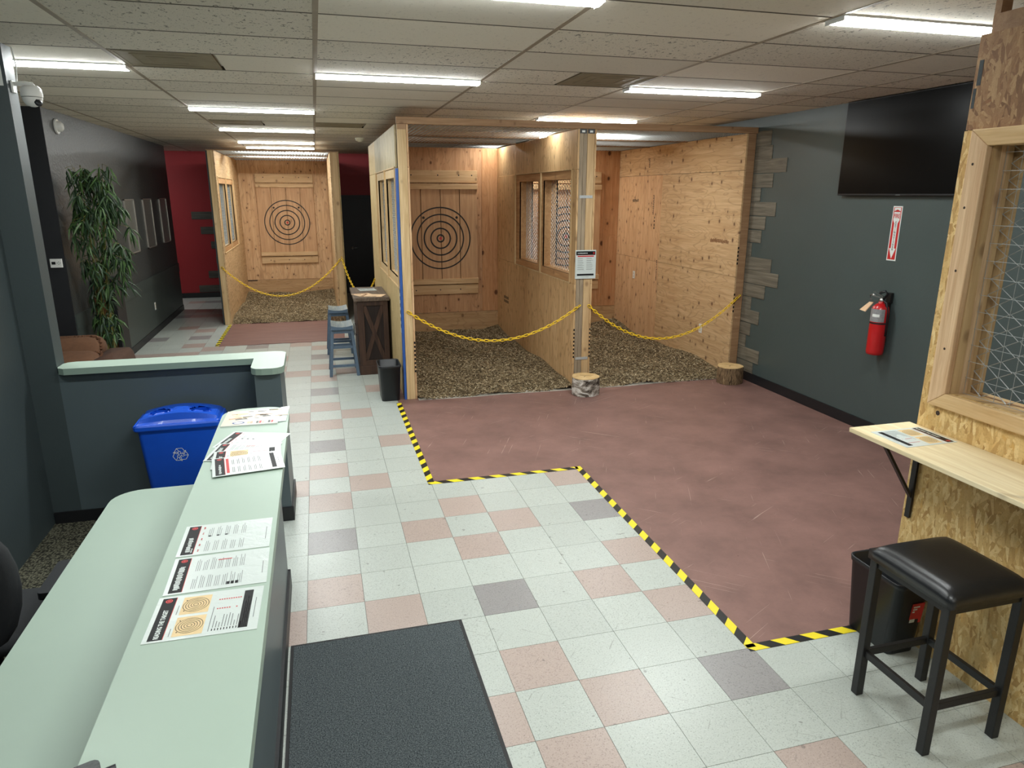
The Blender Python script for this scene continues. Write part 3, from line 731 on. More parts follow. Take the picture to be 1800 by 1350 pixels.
# ---- targets
def target(cx, y, zc, label):
    t = thing('axe_target', label, 'target', (cx, y, zc), 'ringed plank targets')
    w = 1.17; xs_ = [-.585, -.29, .01, .305, .585]
    for a, b_ in zip(xs_[:-1], xs_[1:]): MB().box(cx+a+.005, y-.05, zc-.69, cx+b_-.005, y, zc+.73).build('target_plank', 'target_wood', t, bevel=.002)
    for z0, z1, d in ((.822, 1.0, .045), (.725, .806, .078), (-.70, -.618, .078), (-.86, -.716, .045)):
        MB().box(cx-.585, y-d, zc+z0, cx+.585, y, zc+z1).build('cross_board', 'pine_x', t, bevel=.003)
    m = MB()
    for dx, dz in ((-.42, .93), (-.02, .93), (.3, .93), (.5, .93), (-.4, -.79), (-.02, -.79), (.3, -.79)):
        m._add([(cx+dx+.011*math.cos(a), y-.0458, zc+dz+.011*math.sin(a)) for a in [k*PI/3 for k in range(6)]], [tuple(range(6))[::-1]])
    m.build('screw_heads', 'ring_paint', t)
    yy = y-.0512
    for r, wd in ((.46, .020), (.357, .020), (.252, .022), (.15, .022), (.052, .022)):
        m = MB(); n = 56; vs = []
        for k in range(n):
            a = 2*PI*k/n
            for q in (r-wd/2, r+wd/2): vs.append((cx+q*math.cos(a), yy, zc+q*math.sin(a)))
        m._add(vs, [(2*k, 2*((k+1) % n), 2*((k+1) % n)+1, 2*k+1) for k in range(n)]); m.build('ring', 'ring_paint', t)
    disc = lambda x, z, r: [(x+r*math.cos(2*PI*k/16), yy, z+r*math.sin(2*PI*k/16)) for k in range(16)]
    MB()._add(disc(cx, zc, .022), [tuple(range(16))[::-1]]).build('bullseye', 'red_print', t)
    for sx in (-1, 1): MB()._add(disc(cx+sx*.255, zc+.31, .02), [tuple(range(16))[::-1]]).build('dot', 'ring_paint', t)
target(2.015, YB, 1.513, 'ringed plank target in the middle lane, left half of the double stall')
target(4.05, YB, 1.513, 'ringed plank target seen through the divider window mesh')
target(-.405, YC, 1.57, 'ringed plank target in the far single stall')

# ---- wood chips
def chips(x0, x1, y0, y1, n, seed, label):
    rg = np.random.default_rng(seed)
    hf = lambda x, y: .035 + .02*np.sin(x*3.1+seed)*np.sin(y*2.3) + .015*np.sin(x*7+y*5) + .045*np.clip((y-y1+1.0)/1.0, 0, 1) - .035*np.clip((y0+.25-y)/.25, 0, 1) + .03*np.clip(1-np.minimum(x-x0, x1-x)/.25, 0, 1)
    nx, ny = 40, 70
    gx, gy = np.meshgrid(np.linspace(x0, x1, nx), np.linspace(y0, y1, ny))
    gy = gy - np.where(gy < y0+.06, .03*np.sin(gx*9+seed)+.02*np.sin(gx*23), 0)
    gz = np.maximum(hf(gx, gy), .001)
    bv = np.stack([gx.ravel(), gy.ravel(), gz.ravel()], 1)
    bf = [(j*nx+i, j*nx+i+1, (j+1)*nx+i+1, (j+1)*nx+i) for j in range(ny-1) for i in range(nx-1)]
    px = rg.uniform(x0+.02, x1-.02, n); py = y0 - .05 + (y1-.03-y0+.05)*rg.uniform(0, 1, n)**1.05
    pz = np.maximum(hf(px, np.maximum(py, y0)), .001) + rg.uniform(.002, .012, n)
    L = rg.uniform(.012, .034, n); W = rg.uniform(.006, .013, n); Hh = rg.uniform(.002, .005, n)
    a = rg.uniform(0, PI, n); tl = rg.normal(0, .35, n)
    d = np.stack([np.cos(a)*np.cos(tl), np.sin(a)*np.cos(tl), np.sin(tl)], 1); e = np.stack([-np.sin(a), np.cos(a), rg.normal(0, .25, n)], 1); u = np.cross(d, e)
    c = np.stack([px, py, pz], 1)
    P = []
    for sx, sy, sz in ((-1, -1, 0), (1, -1, 0), (1, 1, 0), (-1, 1, 0), (-.8, 0, 1), (.8, 0, 1)):
        P.append(c + d*(sx*L/2)[:, None] + e*(sy*W/2)[:, None] + u*(sz*Hh)[:, None])
    V = np.stack(P, 1).reshape(-1, 3)
    o6 = np.arange(n)*6
    quads = np.concatenate([np.stack([o6+0, o6+1, o6+5, o6+4], 1), np.stack([o6+2, o6+3, o6+4, o6+5], 1)])
    tris = np.concatenate([np.stack([o6+1, o6+2, o6+5], 1), np.stack([o6+3, o6+0, o6+4], 1)])
    me = bpy.data.meshes.new('wood_chips')
    nb = len(bv)
    me.from_pydata(np.concatenate([bv, V]).tolist(), [], bf + (quads+nb).tolist() + (tris+nb).tolist())
    me.materials.append(MATS['sawdust']); me.materials.append(MATS['wood_chip'])
    mi = np.ones(len(me.polygons), dtype=np.int32); mi[:len(bf)] = 0; me.polygons.foreach_set('material_index', mi)
    o = bpy.data.objects.new('wood_chips', me); COL.objects.link(o)
    tag(o, label, 'wood chips', None, 'stuff')
chips(1.131, 2.927, 3.84, YB-.013, 26000, 1, 'brown wood chips covering the floor of the middle lane')
chips(3.139, 4.964, 3.82, YB-.013, 26000, 2, 'brown wood chips covering the floor of the right lane')
chips(-1.321, .477, 9.16, YC-.013, 14000, 3, 'brown wood chips covering the floor of the far lane')

# ---- barrier chains
def link_mesh():
    m = MB(); pts = []
    for k in range(10):
        a = 2*PI*k/10; x = .014*math.cos(a); z = .0135*math.sin(a)
        pts.append((x+math.copysign(.015, x) if abs(x) > 1e-6 else x, 0, z))
    m.tube(pts, .0050, 4, closed=True); o = m.build('chain_link', 'chain_yellow'); me = o.data; bpy.data.objects.remove(o); return me
LINK = link_mesh()
def chain(A, B, low, label, hookn=(0, -1, 0)):
    A, B = Vector(A), Vector(B)
    t = thing('barrier_chain', label, 'chain', A, 'yellow plastic chains')
    s = (A.z+B.z)/2 - low
    N = 240; pts = [A.lerp(B, i/N) - Vector((0, 0, s*4*(i/N)*(1-i/N))) for i in range(N+1)]
    cum = [0]
    for i in range(N): cum.append(cum[-1]+(pts[i+1]-pts[i]).length)
    n = int(cum[-1]/.045); step = cum[-1]/n; j = 0
    for k in range(n):
        q = (k+.5)*step
        while cum[j+1] < q: j += 1
        f = (q-cum[j])/(cum[j+1]-cum[j]); p = pts[j].lerp(pts[j+1], f); d = (pts[j+1]-pts[j]).normalized()
        rot = d.to_track_quat('X', 'Z') @ Matrix.Rotation(.25 + (PI/2 if k % 2 else 0), 3, 'X').to_quaternion()
        place('chain_link', LINK, t, p, rot)
    for P in (A, B):
        hk = Vector(hookn); m = MB()
        m.tube([P-hk*.03+Vector((0, 0, .006)), P+Vector((0, 0, .006)), P+hk*.008+Vector((0, 0, -.004)), P+hk*.002+Vector((0, 0, -.014)), P-hk*.008+Vector((0, 0, -.008))], .0026, 5)
        m.build('hook', 'steel', t)
chain((1.055, Y0-.012, .972), (3.0, Y0-.012, .963), .607, 'yellow chain across the middle lane from the blue-edged post')
chain((3.10, Y0-.012, .958), (5.045, Y0-.012, 1.005), .525, 'yellow chain across the right lane to the plank wall')
chain((-1.385, Y1-.012, .98), (.55, Y1-.012, 1.07), .47, 'yellow chain across the far single stall')
chain((.575, Y1-.014, 1.11), (.988, 7.25, .93), .60, 'short yellow chain closing the gap in front of the black door')

# ================================================================== OSB wall with mesh window, shelf, stool, bin
XO, YO = 2.93, -.915
ow = struct(MB().box(2.946, -7.5, 0, 3.04, -5.0, 2.82).build('wall_osb', 'pine'), 'OSB clad lane wall with a mesh window, at right', 'wall')
WY0, WY1, OZ0, OZ1 = -1.065, -2.35, 1.297, 2.372                      # window opening
for a, b_, c, d, mm in ((YO, -3.35, 0, OZ0, 'osb'), (YO, WY0+.03, OZ0, 2.44, 'osb'), (WY1, -3.35, OZ0, 2.44, 'osb'), (YO-.005, -3.35, 2.444, 2.82, 'osb_brown'), (-3.353, -7.5, 0, 2.82, 'osb')):
    MB().box(XO, b_, c, XO+.015, a, d).build('osb_sheet', mm, ow)
for a, b_, c, d in ((YO, -3.35, 0, OZ0), (YO, WY0+.06, OZ0, 2.44), (WY1, -3.35, OZ0, 2.44), (YO, -3.35, 2.40, 2.82), (-3.353, -7.5, 0, 2.82)):
    MB().box(3.045, b_, c, 3.06, a, d).build('osb_sheet', 'osb_brown', ow)
for y in (YO-.04, WY1-.04, -3.35): MB().box(2.946, y, 0, 3.044, y+.038, 2.82).build('stud', 'pine_pale', ow)
MB().box(2.985, YO-.03, 2.83, 3.04, YO, 3.0).build('stud', 'beam_x', ow)
MB().box(2.975, -5.0, 2.822, 3.05, YO-.02, 2.90).build('top_plate', 'beam_x', ow)
MB().box(2.96, -5.0, 2.902, 3.04, YO-.15, 2.99).build('top_plate', 'beam_x', ow)
# jambs
for a, b_, mm in ((2.931, 2.975, 'pine'), (2.976, 3.020, 'pine_pink'), (3.021, 3.044, 'pine')):
    MB().box(a, WY0-.004, OZ0-.03, b_, WY0+.03, OZ1+.03).build('jamb', mm, ow)
MB().box(2.947, WY1, OZ0-.035, 3.044, WY0, OZ0-.002).build('sill', 'pine_y', ow)
MB().box(2.947, WY1, OZ1+.002, 3.044, WY0, OZ1+.035).build('head', 'pine_y', ow)
# mitred trim, two by four
tf = .098
def mitre(p, m='pine_pink'):
    lo = [(XO-.030, *q) for q in p]; hi = [(XO-.001, *q) for q in p]
    MB().hexa(lo, hi).build('trim_board', m, ow, bevel=.004)
oy0, oy1, oz0, oz1 = -.977, WY1-.09, 1.228, 2.441
mitre([(oy0, oz0), (oy0, oz1), (WY0, OZ1), (WY0, OZ0)])
mitre([(oy0, oz1), (oy1, oz1), (WY1, OZ1), (WY0, OZ1)], 'pine_y')
mitre([(oy1, oz1), (oy1, oz0), (WY1, OZ0), (WY1, OZ1)])
mitre([(oy1, oz0), (oy0, oz0), (WY0, OZ0), (WY1, OZ0)], 'pine_y')
# second frame on the far side and the two layers of wire
MB().box(3.061, WY0-.02, 1.20, 3.096, WY0+.07, 2.44).build('trim_board', 'pine', ow)
MB().box(3.061, WY1, OZ1-.05, 3.096, WY0-.02, 2.44).build('trim_board', 'pine_y', ow)
MB().box(3.061, WY1, 1.20, 3.096, WY0-.02, OZ0).build('trim_board', 'pine_y', ow)
chain_mesh((3.026, WY1, OZ0), (0, 1, 0), (0, 0, 1), WY0-WY1, OZ1-OZ0, .062, .0030, amp=.006, n=4).build('chain_link_mesh', 'galvanized', ow)
wire_grid((2.998, WY1, OZ0), (0, 1, 0), (0, 0, 1), WY0-WY1, OZ1-OZ0, .075, .0013).build('wire_grid', 'galvanized', ow)
m = MB()
m.box(XO-.0008, -1.235, 2.60, XO-.0002, -1.215, 2.755).box(XO-.0008, -1.205, 2.60, XO-.0002, -1.19, 2.69).box(XO-.0008, -1.45, 2.60, XO-.0002, -1.25, 2.665).box(XO-.0008, -1.45, 2.69, XO-.0002, -1.26, 2.755)
m.box(XO-.0008, -.955, 2.62, XO-.0002, -.935, 2.72).box(XO-.0008, -.94, 2.53, XO-.0002, -.925, 2.61)
m.build('stencil', 'stencil_ink', ow)
m = MB()
for y, z in ((-1.02, 1.19), (-1.01, 2.3), (-1.005, 2.12), (-1.015, 1.85), (-1.025, 1.5)):
    rr = .012 if z < 1.2 else .006
    xq = XO-.0006 if z < 1.2 else XO-.0308
    m._add([(xq, y+rr*math.cos(k*PI/4), z+rr*math.sin(k*PI/4)) for k in range(8)], [tuple(range(8))])
m.build('knot_hole', 'stamp_ink', ow)

t = thing('wall_shelf', 'pale pine shelf mounted on the OSB wall', 'shelf', (2.75, -1.5, 1.085))
MB().box(2.578, -2.6, 1.080, 2.928, -.872, 1.102).build('shelf_board', 'pine_shelf', t, bevel=.003)
def bracket(y):
    m = MB().bar((2.921, y, .63), (2.921, y, 1.078), .028, .012, upv=(1, 0, 0)).bar((2.921, y, 1.072), (2.63, y, 1.072), .028, .01).bar((2.918, y, .74), (2.69, y, 1.068), .02, .012)
    m.build('bracket', 'black_metal', t)
bracket(-.955); bracket(-2.3)

def bar_stool(x0, y0, x1, y1, h):
    t = thing('bar_stool', 'black metal bar stool with padded vinyl seat, under the pine shelf', 'stool', ((x0+x1)/2, (y0+y1)/2, 0))
    e = .036; sp = .012
    for sx, sy, x, y in ((-1, -1, x0, y0), (1, -1, x1, y0), (-1, 1, x0, y1), (1, 1, x1, y1)):
        xt, yt = x-sx*.018, y-sy*.018
        q = lambda cx, cy, z: [(cx-e/2, cy-e/2, z), (cx+e/2, cy-e/2, z), (cx+e/2, cy+e/2, z), (cx-e/2, cy+e/2, z)]
        MB().hexa(q(x-sx*e/2, y-sy*e/2, 0), q(xt, yt, h-.065)).build('leg', 'black_metal', t, bevel=.003)
    i = .022
    for p, q in (((x0+i, y0+i), (x1-i, y0+i)), ((x0+i, y1-i), (x1-i, y1-i)), ((x0+i, y0+i), (x0+i, y1-i)), ((x1-i, y0+i), (x1-i, y1-i))):
        MB().bar((*p, .215), (*q, .215), .02, .032).build('foot_rail', 'black_metal', t, bevel=.002)
        MB().bar((*p, h-.08), (*q, h-.08), .03, .03).build('seat_rail', 'black_metal', t)
    m = MB()
    cx, cy = (x0+x1)/2, (y0+y1)/2; hx, hy = (x1-x0)/2+.012, (y1-y0)/2+.012
    n = 14; vs = []; fs = []
    for j in range(n+1):
        for i_ in range(n+1):
            u, v = -1+2*i_/n, -1+2*j/n
            du = (1-abs(u)**6)*(1-abs(v)**6)
            vs.append((cx+hx*u*(1-.02*(1-du)), cy+hy*v*(1-.02*(1-du)), h-.022+.03*du**.5))
    for j in range(n):
        for i_ in range(n): a = j*(n+1)+i_; fs.append((a, a+1, a+n+2, a+n+1))
    ring = [i_ for i_ in range(n+1)] + [k*(n+1)+n for k in range(1, n+1)] + [n*(n+1)+k for k in range(n-1, -1, -1)] + [k*(n+1) for k in range(n-1, 0, -1)]
    o = len(vs)
    for r in ring: vs.append((vs[r][0], vs[r][1], h-.064))
    L = len(ring)
    for k in range(L): fs.append((ring[(k+1) % L], ring[k], o+k, o+(k+1) % L))
    fs.append(tuple(o+k for k in range(L))[::-1])
    m._add(vs, fs, 0, True); m.build('seat_cushion', 'vinyl_black', t)
bar_stool(2.385, -1.705, 2.775, -1.305, .735)

def waste_bin(cx, cy, wx, wy, h, label, sticker=None):
    t = thing('waste_bin', label, 'waste bin', (cx, cy, 0), 'black plastic waste bins')
    rings = [(.78, .0, .02), (.82, .004, .03), (.98, h-.03, .035), (1.02, h-.028, .038), (1.04, h-.004, .04), (1.0, h, .04), (.96, h-.006, .038), (.80, .03, .03), (.7, .022, .03)]
    m = MB(); P = []
    for k, z, r in rings:
        P.append([(cx+x, cy+y, z) for x, y in rrect(-wx/2*k, -wy/2*k, wx/2*k, wy/2*k, r*1.1, 4)])
    n = len(P[0]); vs = [p for q in P for p in q]
    fs = [(i*n+k, i*n+(k+1) % n, (i+1)*n+(k+1) % n, (i+1)*n+k) for i in range(len(P)-1) for k in range(n)]
    fs.append(tuple(range(n))[::-1]); fs.append(tuple((len(P)-1)*n+k for k in range(n)))
    m._add(vs, fs, 0, True); m.build('bin_body', 'black_plastic', t)
    if sticker:
        k = .915; y = cy-wy/2*k-.0015; x0 = cx+.0
        m = MB(); m.hexa([(x0, y+.006, .17), (x0+.072, y+.006, .17), (x0+.072, y+.008, .17), (x0, y+.008, .17)], [(x0, y-.006, .285), (x0+.072, y-.006, .285), (x0+.072, y-.004, .285), (x0, y-.004, .285)])
        for i in range(3): m.quad((x0+.008, y-.0045+i*.0016, .262-.014*i), (x0+.045-.012*i, y-.0045+i*.0016, .262-.014*i), (x0+.045-.012*i, y-.0055+i*.0016, .27-.014*i), (x0+.008, y-.0055+i*.0016, .27-.014*i), 1)
        m.quad((x0+.004, y+.0045, .176), (x0+.034, y+.0045, .176), (x0+.034, y+.0025, .196), (x0+.004, y+.0025, .196), 1)
        m.build('sticker', ['red_print', 'paper_white'], t, label='red and white price sticker')
waste_bin(2.815, -1.005, .20, .34, .40, 'black waste bin with a red sticker behind the bar stool', True)
waste_bin(.845, 3.985, .235, .34, .40, 'black waste bin beside the blue-edged stall corner')

# ================================================================== right wall things
tv = thing('television', 'large black flat screen television high on the right wall', 'television', (5.05, 1.68, 2.6))
MB().box(5.035, .90, 2.165, 5.075, 2.375, 3.0).build('casing', 'black_plastic', tv, bevel=.005)
MB().box(5.0335, .912, 2.182, 5.035, 2.363, 2.99).build('screen', 'screen_glass', tv)
MB().box(5.0325, 1.60, 2.168, 5.0345, 1.65, 2.176).build('logo_bar', 'grey_print', tv)
MB().box(5.075, 1.3, 2.35, 5.099, 2.0, 2.85).build('wall_mount', 'black_metal', tv)

sg = thing('fire_extinguisher_sign', 'red and white vertical fire extinguisher sign with arrow', 'sign', (5.098, 1.665, 1.84))
MB().box(5.0965, 1.613, 1.608, 5.0995, 1.717, 2.078).build('sign_plate', 'paper_white', sg)
def on_right(y, z): return (5.0962, y, z)
m = MB(); q = lambda y0, z0, y1, z1, mm, dx=0: m.quad((5.0962-dx, y0, z0), (5.0962-dx, y1, z0), (5.0962-dx, y1, z1), (5.0962-dx, y0, z1), mm)
q(1.708, 1.618, 1.622, 2.068, 0)
q(1.700, 1.958, 1.630, 2.028, 1, .0003)                                # white field for FIRE
m._add([(5.0958, 1.700, 2.064), (5.0958, 1.63, 2.064), (5.0958, 1.63, 2.034), (5.0958, 1.665, 2.05), (5.0958, 1.70, 2.034)], [(0, 1, 2, 3, 4)], 1)
q(1.684, 1.70, 1.646, 1.958, 1, .0003)
m._add([(5.0958, 1.700, 1.958), (5.0958, 1.63, 1.958), (5.0958, 1.646, 1.93), (5.0958, 1.684, 1.93)], [(0, 1, 2, 3)], 1)
m._add([(5.0958, 1.702, 1.715), (5.0958, 1.628, 1.715), (5.0958, 1.665, 1.625)], [(0, 1, 2)], 1)
def wall_text(txt, y, z, size, mm, sx=1.0, bold=0.0):
    vs, fs = text_faces(txt, size, bold); m._add([(5.0954, y-a*sx, z+b_) for a, b_, _ in vs], fs, mm)
wall_text('FIRE', 1.665, 1.992, .05, 0, .72, .0012)
for i, ch in enumerate('EXTINGUISHER'): wall_text(ch, 1.665, 1.938-.0212*i, .026, 2, 1.0, .0005)
m.build('sign_print', ['red_print', 'paper_white', 'black_print'], sg)

fe = thing('fire_extinguisher', 'red fire extinguisher with a paper tag hung on the right wall', 'fire extinguisher', (5.015, 1.615, .77))
m = MB(); m.lathe((5.015, 1.615, .77), [(.055, 0), (.07, .006), (.074, .03), (.074, .40), (.066, .435), (.04, .46), (.024, .468), (.022, .485)], 24); m.build('cylinder', 'extinguisher_red', fe)
m = MB(); m.lathe((5.015, 1.615, 1.055), [(.0752, 0), (.0752, .014)], 24); m.build('band', 'black_plastic', fe)
m = MB(); vs = []
for k in range(9):
    a = PI*.82 + k*PI*.62/8
    for z in (1.075, 1.19): vs.append((5.015+.0748*math.cos(a), 1.615+.0748*math.sin(a), z))
m._add(vs, [(2*k, 2*k+2, 2*k+3, 2*k+1) for k in range(8)], 0, True); m.build('label_panel', 'label_silver', fe)
m = MB(); vs = []
for k in range(5):
    a = PI*.98 + k*PI*.28/4
    for z in (1.12, 1.145): vs.append((5.015+.0753*math.cos(a), 1.615+.0753*math.sin(a), z))
m._add(vs, [(2*k, 2*k+2, 2*k+3, 2*k+1) for k in range(4)], 0, True); m.build('label_strip', 'paper_white', fe)
m = MB(); m.lathe((5.015, 1.615, 1.25), [(.02, 0), (.022, .02), (.016, .03)], 12); m.bar((5.015, 1.60, 1.285), (4.985, 1.70, 1.30), .02, .01); m.bar((5.015, 1.60, 1.30), (4.99, 1.69, 1.335), .022, .006)
m.build('valve', 'steel', fe)
m = MB(); m.tube([(5.01, 1.67, 1.29), (5.0, 1.71, 1.31), (4.995, 1.735, 1.295), (5.0, 1.735, 1.265), (5.005, 1.715, 1.255)], .005, 6); m.build('pull_ring', 'steel', fe)
m = MB(); m.tube([(5.02, 1.60, 1.275), (5.03, 1.57, 1.325), (5.03, 1.60, 1.345), (5.02, 1.65, 1.325)], .011, 8); m.build('lever', 'black_plastic', fe)
m = MB(); m.tube([(5.02, 1.60, 1.27), (5.02, 1.565, 1.245), (5.03, 1.545, 1.15), (5.035, 1.545, .95)], .010, 8); m.build('hose', 'black_plastic', fe)
MB().hexa([(4.99, 1.72, 1.235), (4.985, 1.725, 1.237), (4.955, 1.80, 1.155), (4.96, 1.795, 1.153)], [(5.0, 1.69, 1.235), (4.995, 1.692, 1.237), (4.965, 1.745, 1.145), (4.97, 1.74, 1.143)]).build('tag', 'tag_paper', fe)
MB().box(5.07, 1.575, 1.24, 5.099, 1.625, 1.33).box(5.085, 1.59, .85, 5.099, 1.64, 1.30).build('wall_bracket', 'black_metal', fe)
# socket in the right lane
def outlet(loc, nx, label, name='wall_outlet'):
    x, y, z = loc; t = thing(name, label, 'outlet', loc, 'white wall outlets')
    MB().box(x, y-.036, z-.058, x+nx*.006, y+.036, z+.058).build('cover_plate', 'white_plastic', t, bevel=.002)
    for dz in (-.022, .022): MB().box(x+nx*.006, y-.015, z+dz-.014, x+nx*.008, y+.015, z+dz+.014).build('socket', 'cream_plastic', t)
outlet((4.9645, 4.55, .475), -1, 'white outlet low on the right lane wall'); outlet((-2.394, 8.74, .425), 1, 'white outlet low on the slate wall'); outlet((4.9645, 6.65, .95), -1, 'small white outlet deep inside the right lane')

# ================================================================== logs
def log(x, y, r, h, barkm, label, sl=0.0):
    t = thing('log_stump', label, 'log', (x, y, 0), 'sawn log stumps')
    ph = random.random()*6
    wob = lambda a, z: 1+.035*math.sin(3*a+ph)+.02*math.sin(7*a+ph*2)
    m = MB(); m.lathe((x, y, 0), [(r*.99, 0), (r*1.02, h*.3), (r, h*.7), (r*.98, h-.004)], 36, wob=wob, caps=False); m.build('bark', barkm, t)
    m = MB(); m.lathe((x, y, 0), [(r*.985, h-.008), (r*.975, h)], 36, wob=wob); m.build('sawn_top', 'log_end', t)
    m = MB()
    for a, L in ((.4, .5), (2.3, .45), (4.1, .55)): m.quad((x-.003*math.sin(a), y+.003*math.cos(a), h+.0008), (x+r*L*math.cos(a), y+r*L*math.sin(a), h+.0008), (x+r*L*math.cos(a)+.002, y+r*L*math.sin(a)+.004, h+.0008), (x+.004*math.sin(a), y-.004*math.cos(a), h+.0008))
    m.build('crack', 'stamp_ink', t)
log(2.985, 3.585, .155, .205, 'bark_birch', 'white birch log stump at the foot of the divider post')
log(4.835, 3.605, .15, .205, 'bark_brown', 'brown bark log stump by the plank wall corner')
log(.47, 8.84, .14, .17, 'bark_brown', 'dark log stump behind the grey stools by the far stall')

# ================================================================== cabinet, stools
cb = thing('wooden_cabinet', 'dark wood cabinet with a crossed X side against the stall', 'cabinet', (.77, 5.55, 0))
x0, x1, y0, y1 = .598, .965, 5.075, 6.06
MB().box(x0+.02, y0+.022, .03, x1-.005, y1-.02, .92).build('body', 'dark_panel', cb)
MB().box(x0-.005, y0-.008, 0, x1, y1, .115).build('plinth', 'dark_wood', cb, bevel=.004)
MB().box(x0-.038, y0-.03, .918, x1+.02, y1+.02, .962).build('top_board', 'dark_top', cb, bevel=.004)
for a, b_, c, d in ((x0, x0+.075, .115, .918), (x1-.06, x1, .115, .918), (x0+.075, x1-.06, .86, .918), (x0+.075, x1-.06, .115, .18)):
    MB().box(a, y0, c, b_, y0+.022, d).build('rail', 'dark_wood', cb, bevel=.002)
for p, q, yb_ in (((x0+.08, .185), (x1-.065, .855), y0+.016), ((x1-.065, .185), (x0+.08, .855), y0+.013)):
    MB().bar((p[0], yb_, p[1]), (q[0], yb_, q[1]), .012, .05, upv=(1, 0, 0)).build('cross_brace', 'dark_wood', cb)
for a, b_ in ((y0+.06, y0+.5), (y0+.52, y1-.06)):
    d = MB().box(x0-.0, a, .14, x0+.02, b_, .90).build('door', 'dark_wood', cb, bevel=.003)
    MB().tube([(x0-.002, a+.04 if a > 5.4 else b_-.04, .55), (x0-.03, a+.04 if a > 5.4 else b_-.04, .55), (x0-.03, a+.04 if a > 5.4 else b_-.04, .42), (x0-.002, a+.04 if a > 5.4 else b_-.04, .42)], .005, 6).build('handle', 'black_metal', d)

def stool(cx, cy, label, rot=0.0):
    t = thing('wooden_stool', label, 'stool', (cx, cy, 0), 'grey-blue saddle stools')
    X = Matrix.Translation((cx, cy, 0)) @ Matrix.Rotation(rot, 4, 'Z')
    h = .60; a, b_ = .115, .165; A, B = .165, .205
    e = .038
    for sx in (-1, 1):
        for sy in (-1, 1):
            q = lambda x, y, z: [(x-e/2, y-e/2, z), (x+e/2, y-e/2, z), (x+e/2, y+e/2, z), (x-e/2, y+e/2, z)]
            MB(X).hexa(q(sx*A, sy*B, 0), q(sx*a, sy*b_, h-.02)).build('leg', 'stool_blue', t, bevel=.003)
    def at(z): k = z/h; return A+(a-A)*k, B+(b_-B)*k
    for z, ax in ((.13, 'x'), (.20, 'y'), (.30, 'y'), (.36, 'x')):
        u, v = at(z)
        for s in (-1, 1):
            if ax == 'x': MB(X).bar((-u, s*v, z), (u, s*v, z), .02, .03).build('rung', 'stool_blue', t)
            else: MB(X).bar((s*u, -v, z), (s*u, v, z), .02, .03).build('rung', 'stool_blue', t)
    for s in (-1, 1):
        u, v = at(h-.045); MB(X).bar((-u, s*v, h-.045), (u, s*v, h-.045), .02, .05).build('apron', 'stool_blue', t); MB(X).bar((s*u, -v, h-.045), (s*u, v, h-.045), .02, .05).build('apron', 'stool_blue', t)
    m = MB(X); n = 10; vs = []; fs = []
    for j in range(n+1):
        v = -1+2*j/n
        for zz in (0, 1):
            for u in (-1, -.5, 0, .5, 1): vs.append((.128*u, .215*v, h-.02+zz*(.032+.02*u*u)))
    for j in range(n):
        o = j*10
        for k in range(4): fs.append((o+5+k, o+5+k+1, o+15+k+1, o+15+k)); fs.append((o+k+1, o+k, o+10+k, o+10+k+1))
        fs.append((o+0, o+5, o+15, o+10)); fs.append((o+9, o+4, o+14, o+19))
    fs.append((0, 1, 2, 3, 4, 9, 8, 7, 6, 5)); o = n*10; fs.append(tuple(o+k for k in (5, 6, 7, 8, 9, 4, 3, 2, 1, 0)))
    m._add(vs, fs); bmo = m.build('seat', ['stool_seat', 'stool_blue'], t)
    for p in bmo.data.polygons: p.material_index = 0 if p.normal.z > .5 else 1
stool(.405, 5.28, 'grey-blue wooden stool nearest the viewer beside the dark cabinet')
stool(.40, 6.56, 'grey-blue wooden stool farther back beside the dark cabinet')

# ================================================================== tape and mat
def tape(p, q, label, w=.052, z=.0012):
    p, q = Vector(p), Vector(q); d = q-p
    m = MB().box(0, -w/2, 0, d.length, w/2, .0009); o = m.build('hazard_tape', 'hazard_stripes')
    o.location = (p.x, p.y, z); o.rotation_euler = (0, 0, math.atan2(d.y, d.x)); tag(o, label, 'floor tape', 'black and yellow floor tape')
tape((.915, 3.75), (.915, 1.54), 'striped floor tape running from the stall corner toward the viewer')
tape((.89, 1.524), (2.13, 1.524), 'striped floor tape crossing at the first corner of the red floor')
tape((2.133, 1.55), (2.133, -.915), 'long striped floor tape along the red floor toward the black stool')
tape((2.11, -.915), (2.86, -.915), 'striped floor tape leading to the bin under the shelf')
tape((-1.34, 9.08), (-1.34, 7.33), 'striped floor tape beside the far lane', z=.0065)
mt = thing('doormat', 'dark grey entrance mat in front of the counter', 'mat', (.35, -1.6, 0))
MB().box(-.075, -3.3, .0005, .786, -.31, .006).build('rubber_edge', 'black_matte', mt)
MB().box(-.06, -3.28, .005, .768, -.328, .011).build('pile', 'doormat_pile', mt)

# ================================================================== reception counter
ct = thing('reception_counter', 'dark grey reception counter wall carrying the pale green tops', 'counter', (-.2, -1.5, 0))
MB().box(-.285, -3.35, 0, -.10, .255, 1.03).build('front_panel', 'counter_paint', ct)
MB().box(-.10, -3.35, 0, -.086, .262, .11).box(-.285, .255, 0, -.086, .268, .11).build('baseboard', 'rubber_base', ct)
MB().box(-.84, -3.35, 0, -.82, -2.9, .70).box(-.82, .02, 0, -.30, .04, .70).build('desk_support', 'counter_paint', ct)
bt = MB().prism(rrect(-.345, -3.4, -.015, .30, [.13, .11, 0, 0], 7), 1.030, 1.070, 0, 1).build('counter_slab', ['laminate_green', 'laminate_edge'], bevel=.003)
tag(bt, 'raised pale green laminate bar top strewn with printed sheets', 'countertop')
dt = MB().prism(rrect(-.862, -3.4, -.286, .115, [0, .13, 0, 0], 7), .702, .742, 0, 1).build('desk_slab', ['laminate_green', 'laminate_edge'], bevel=.003)
tag(dt, 'lower pale green laminate desk top behind the bar', 'desktop')

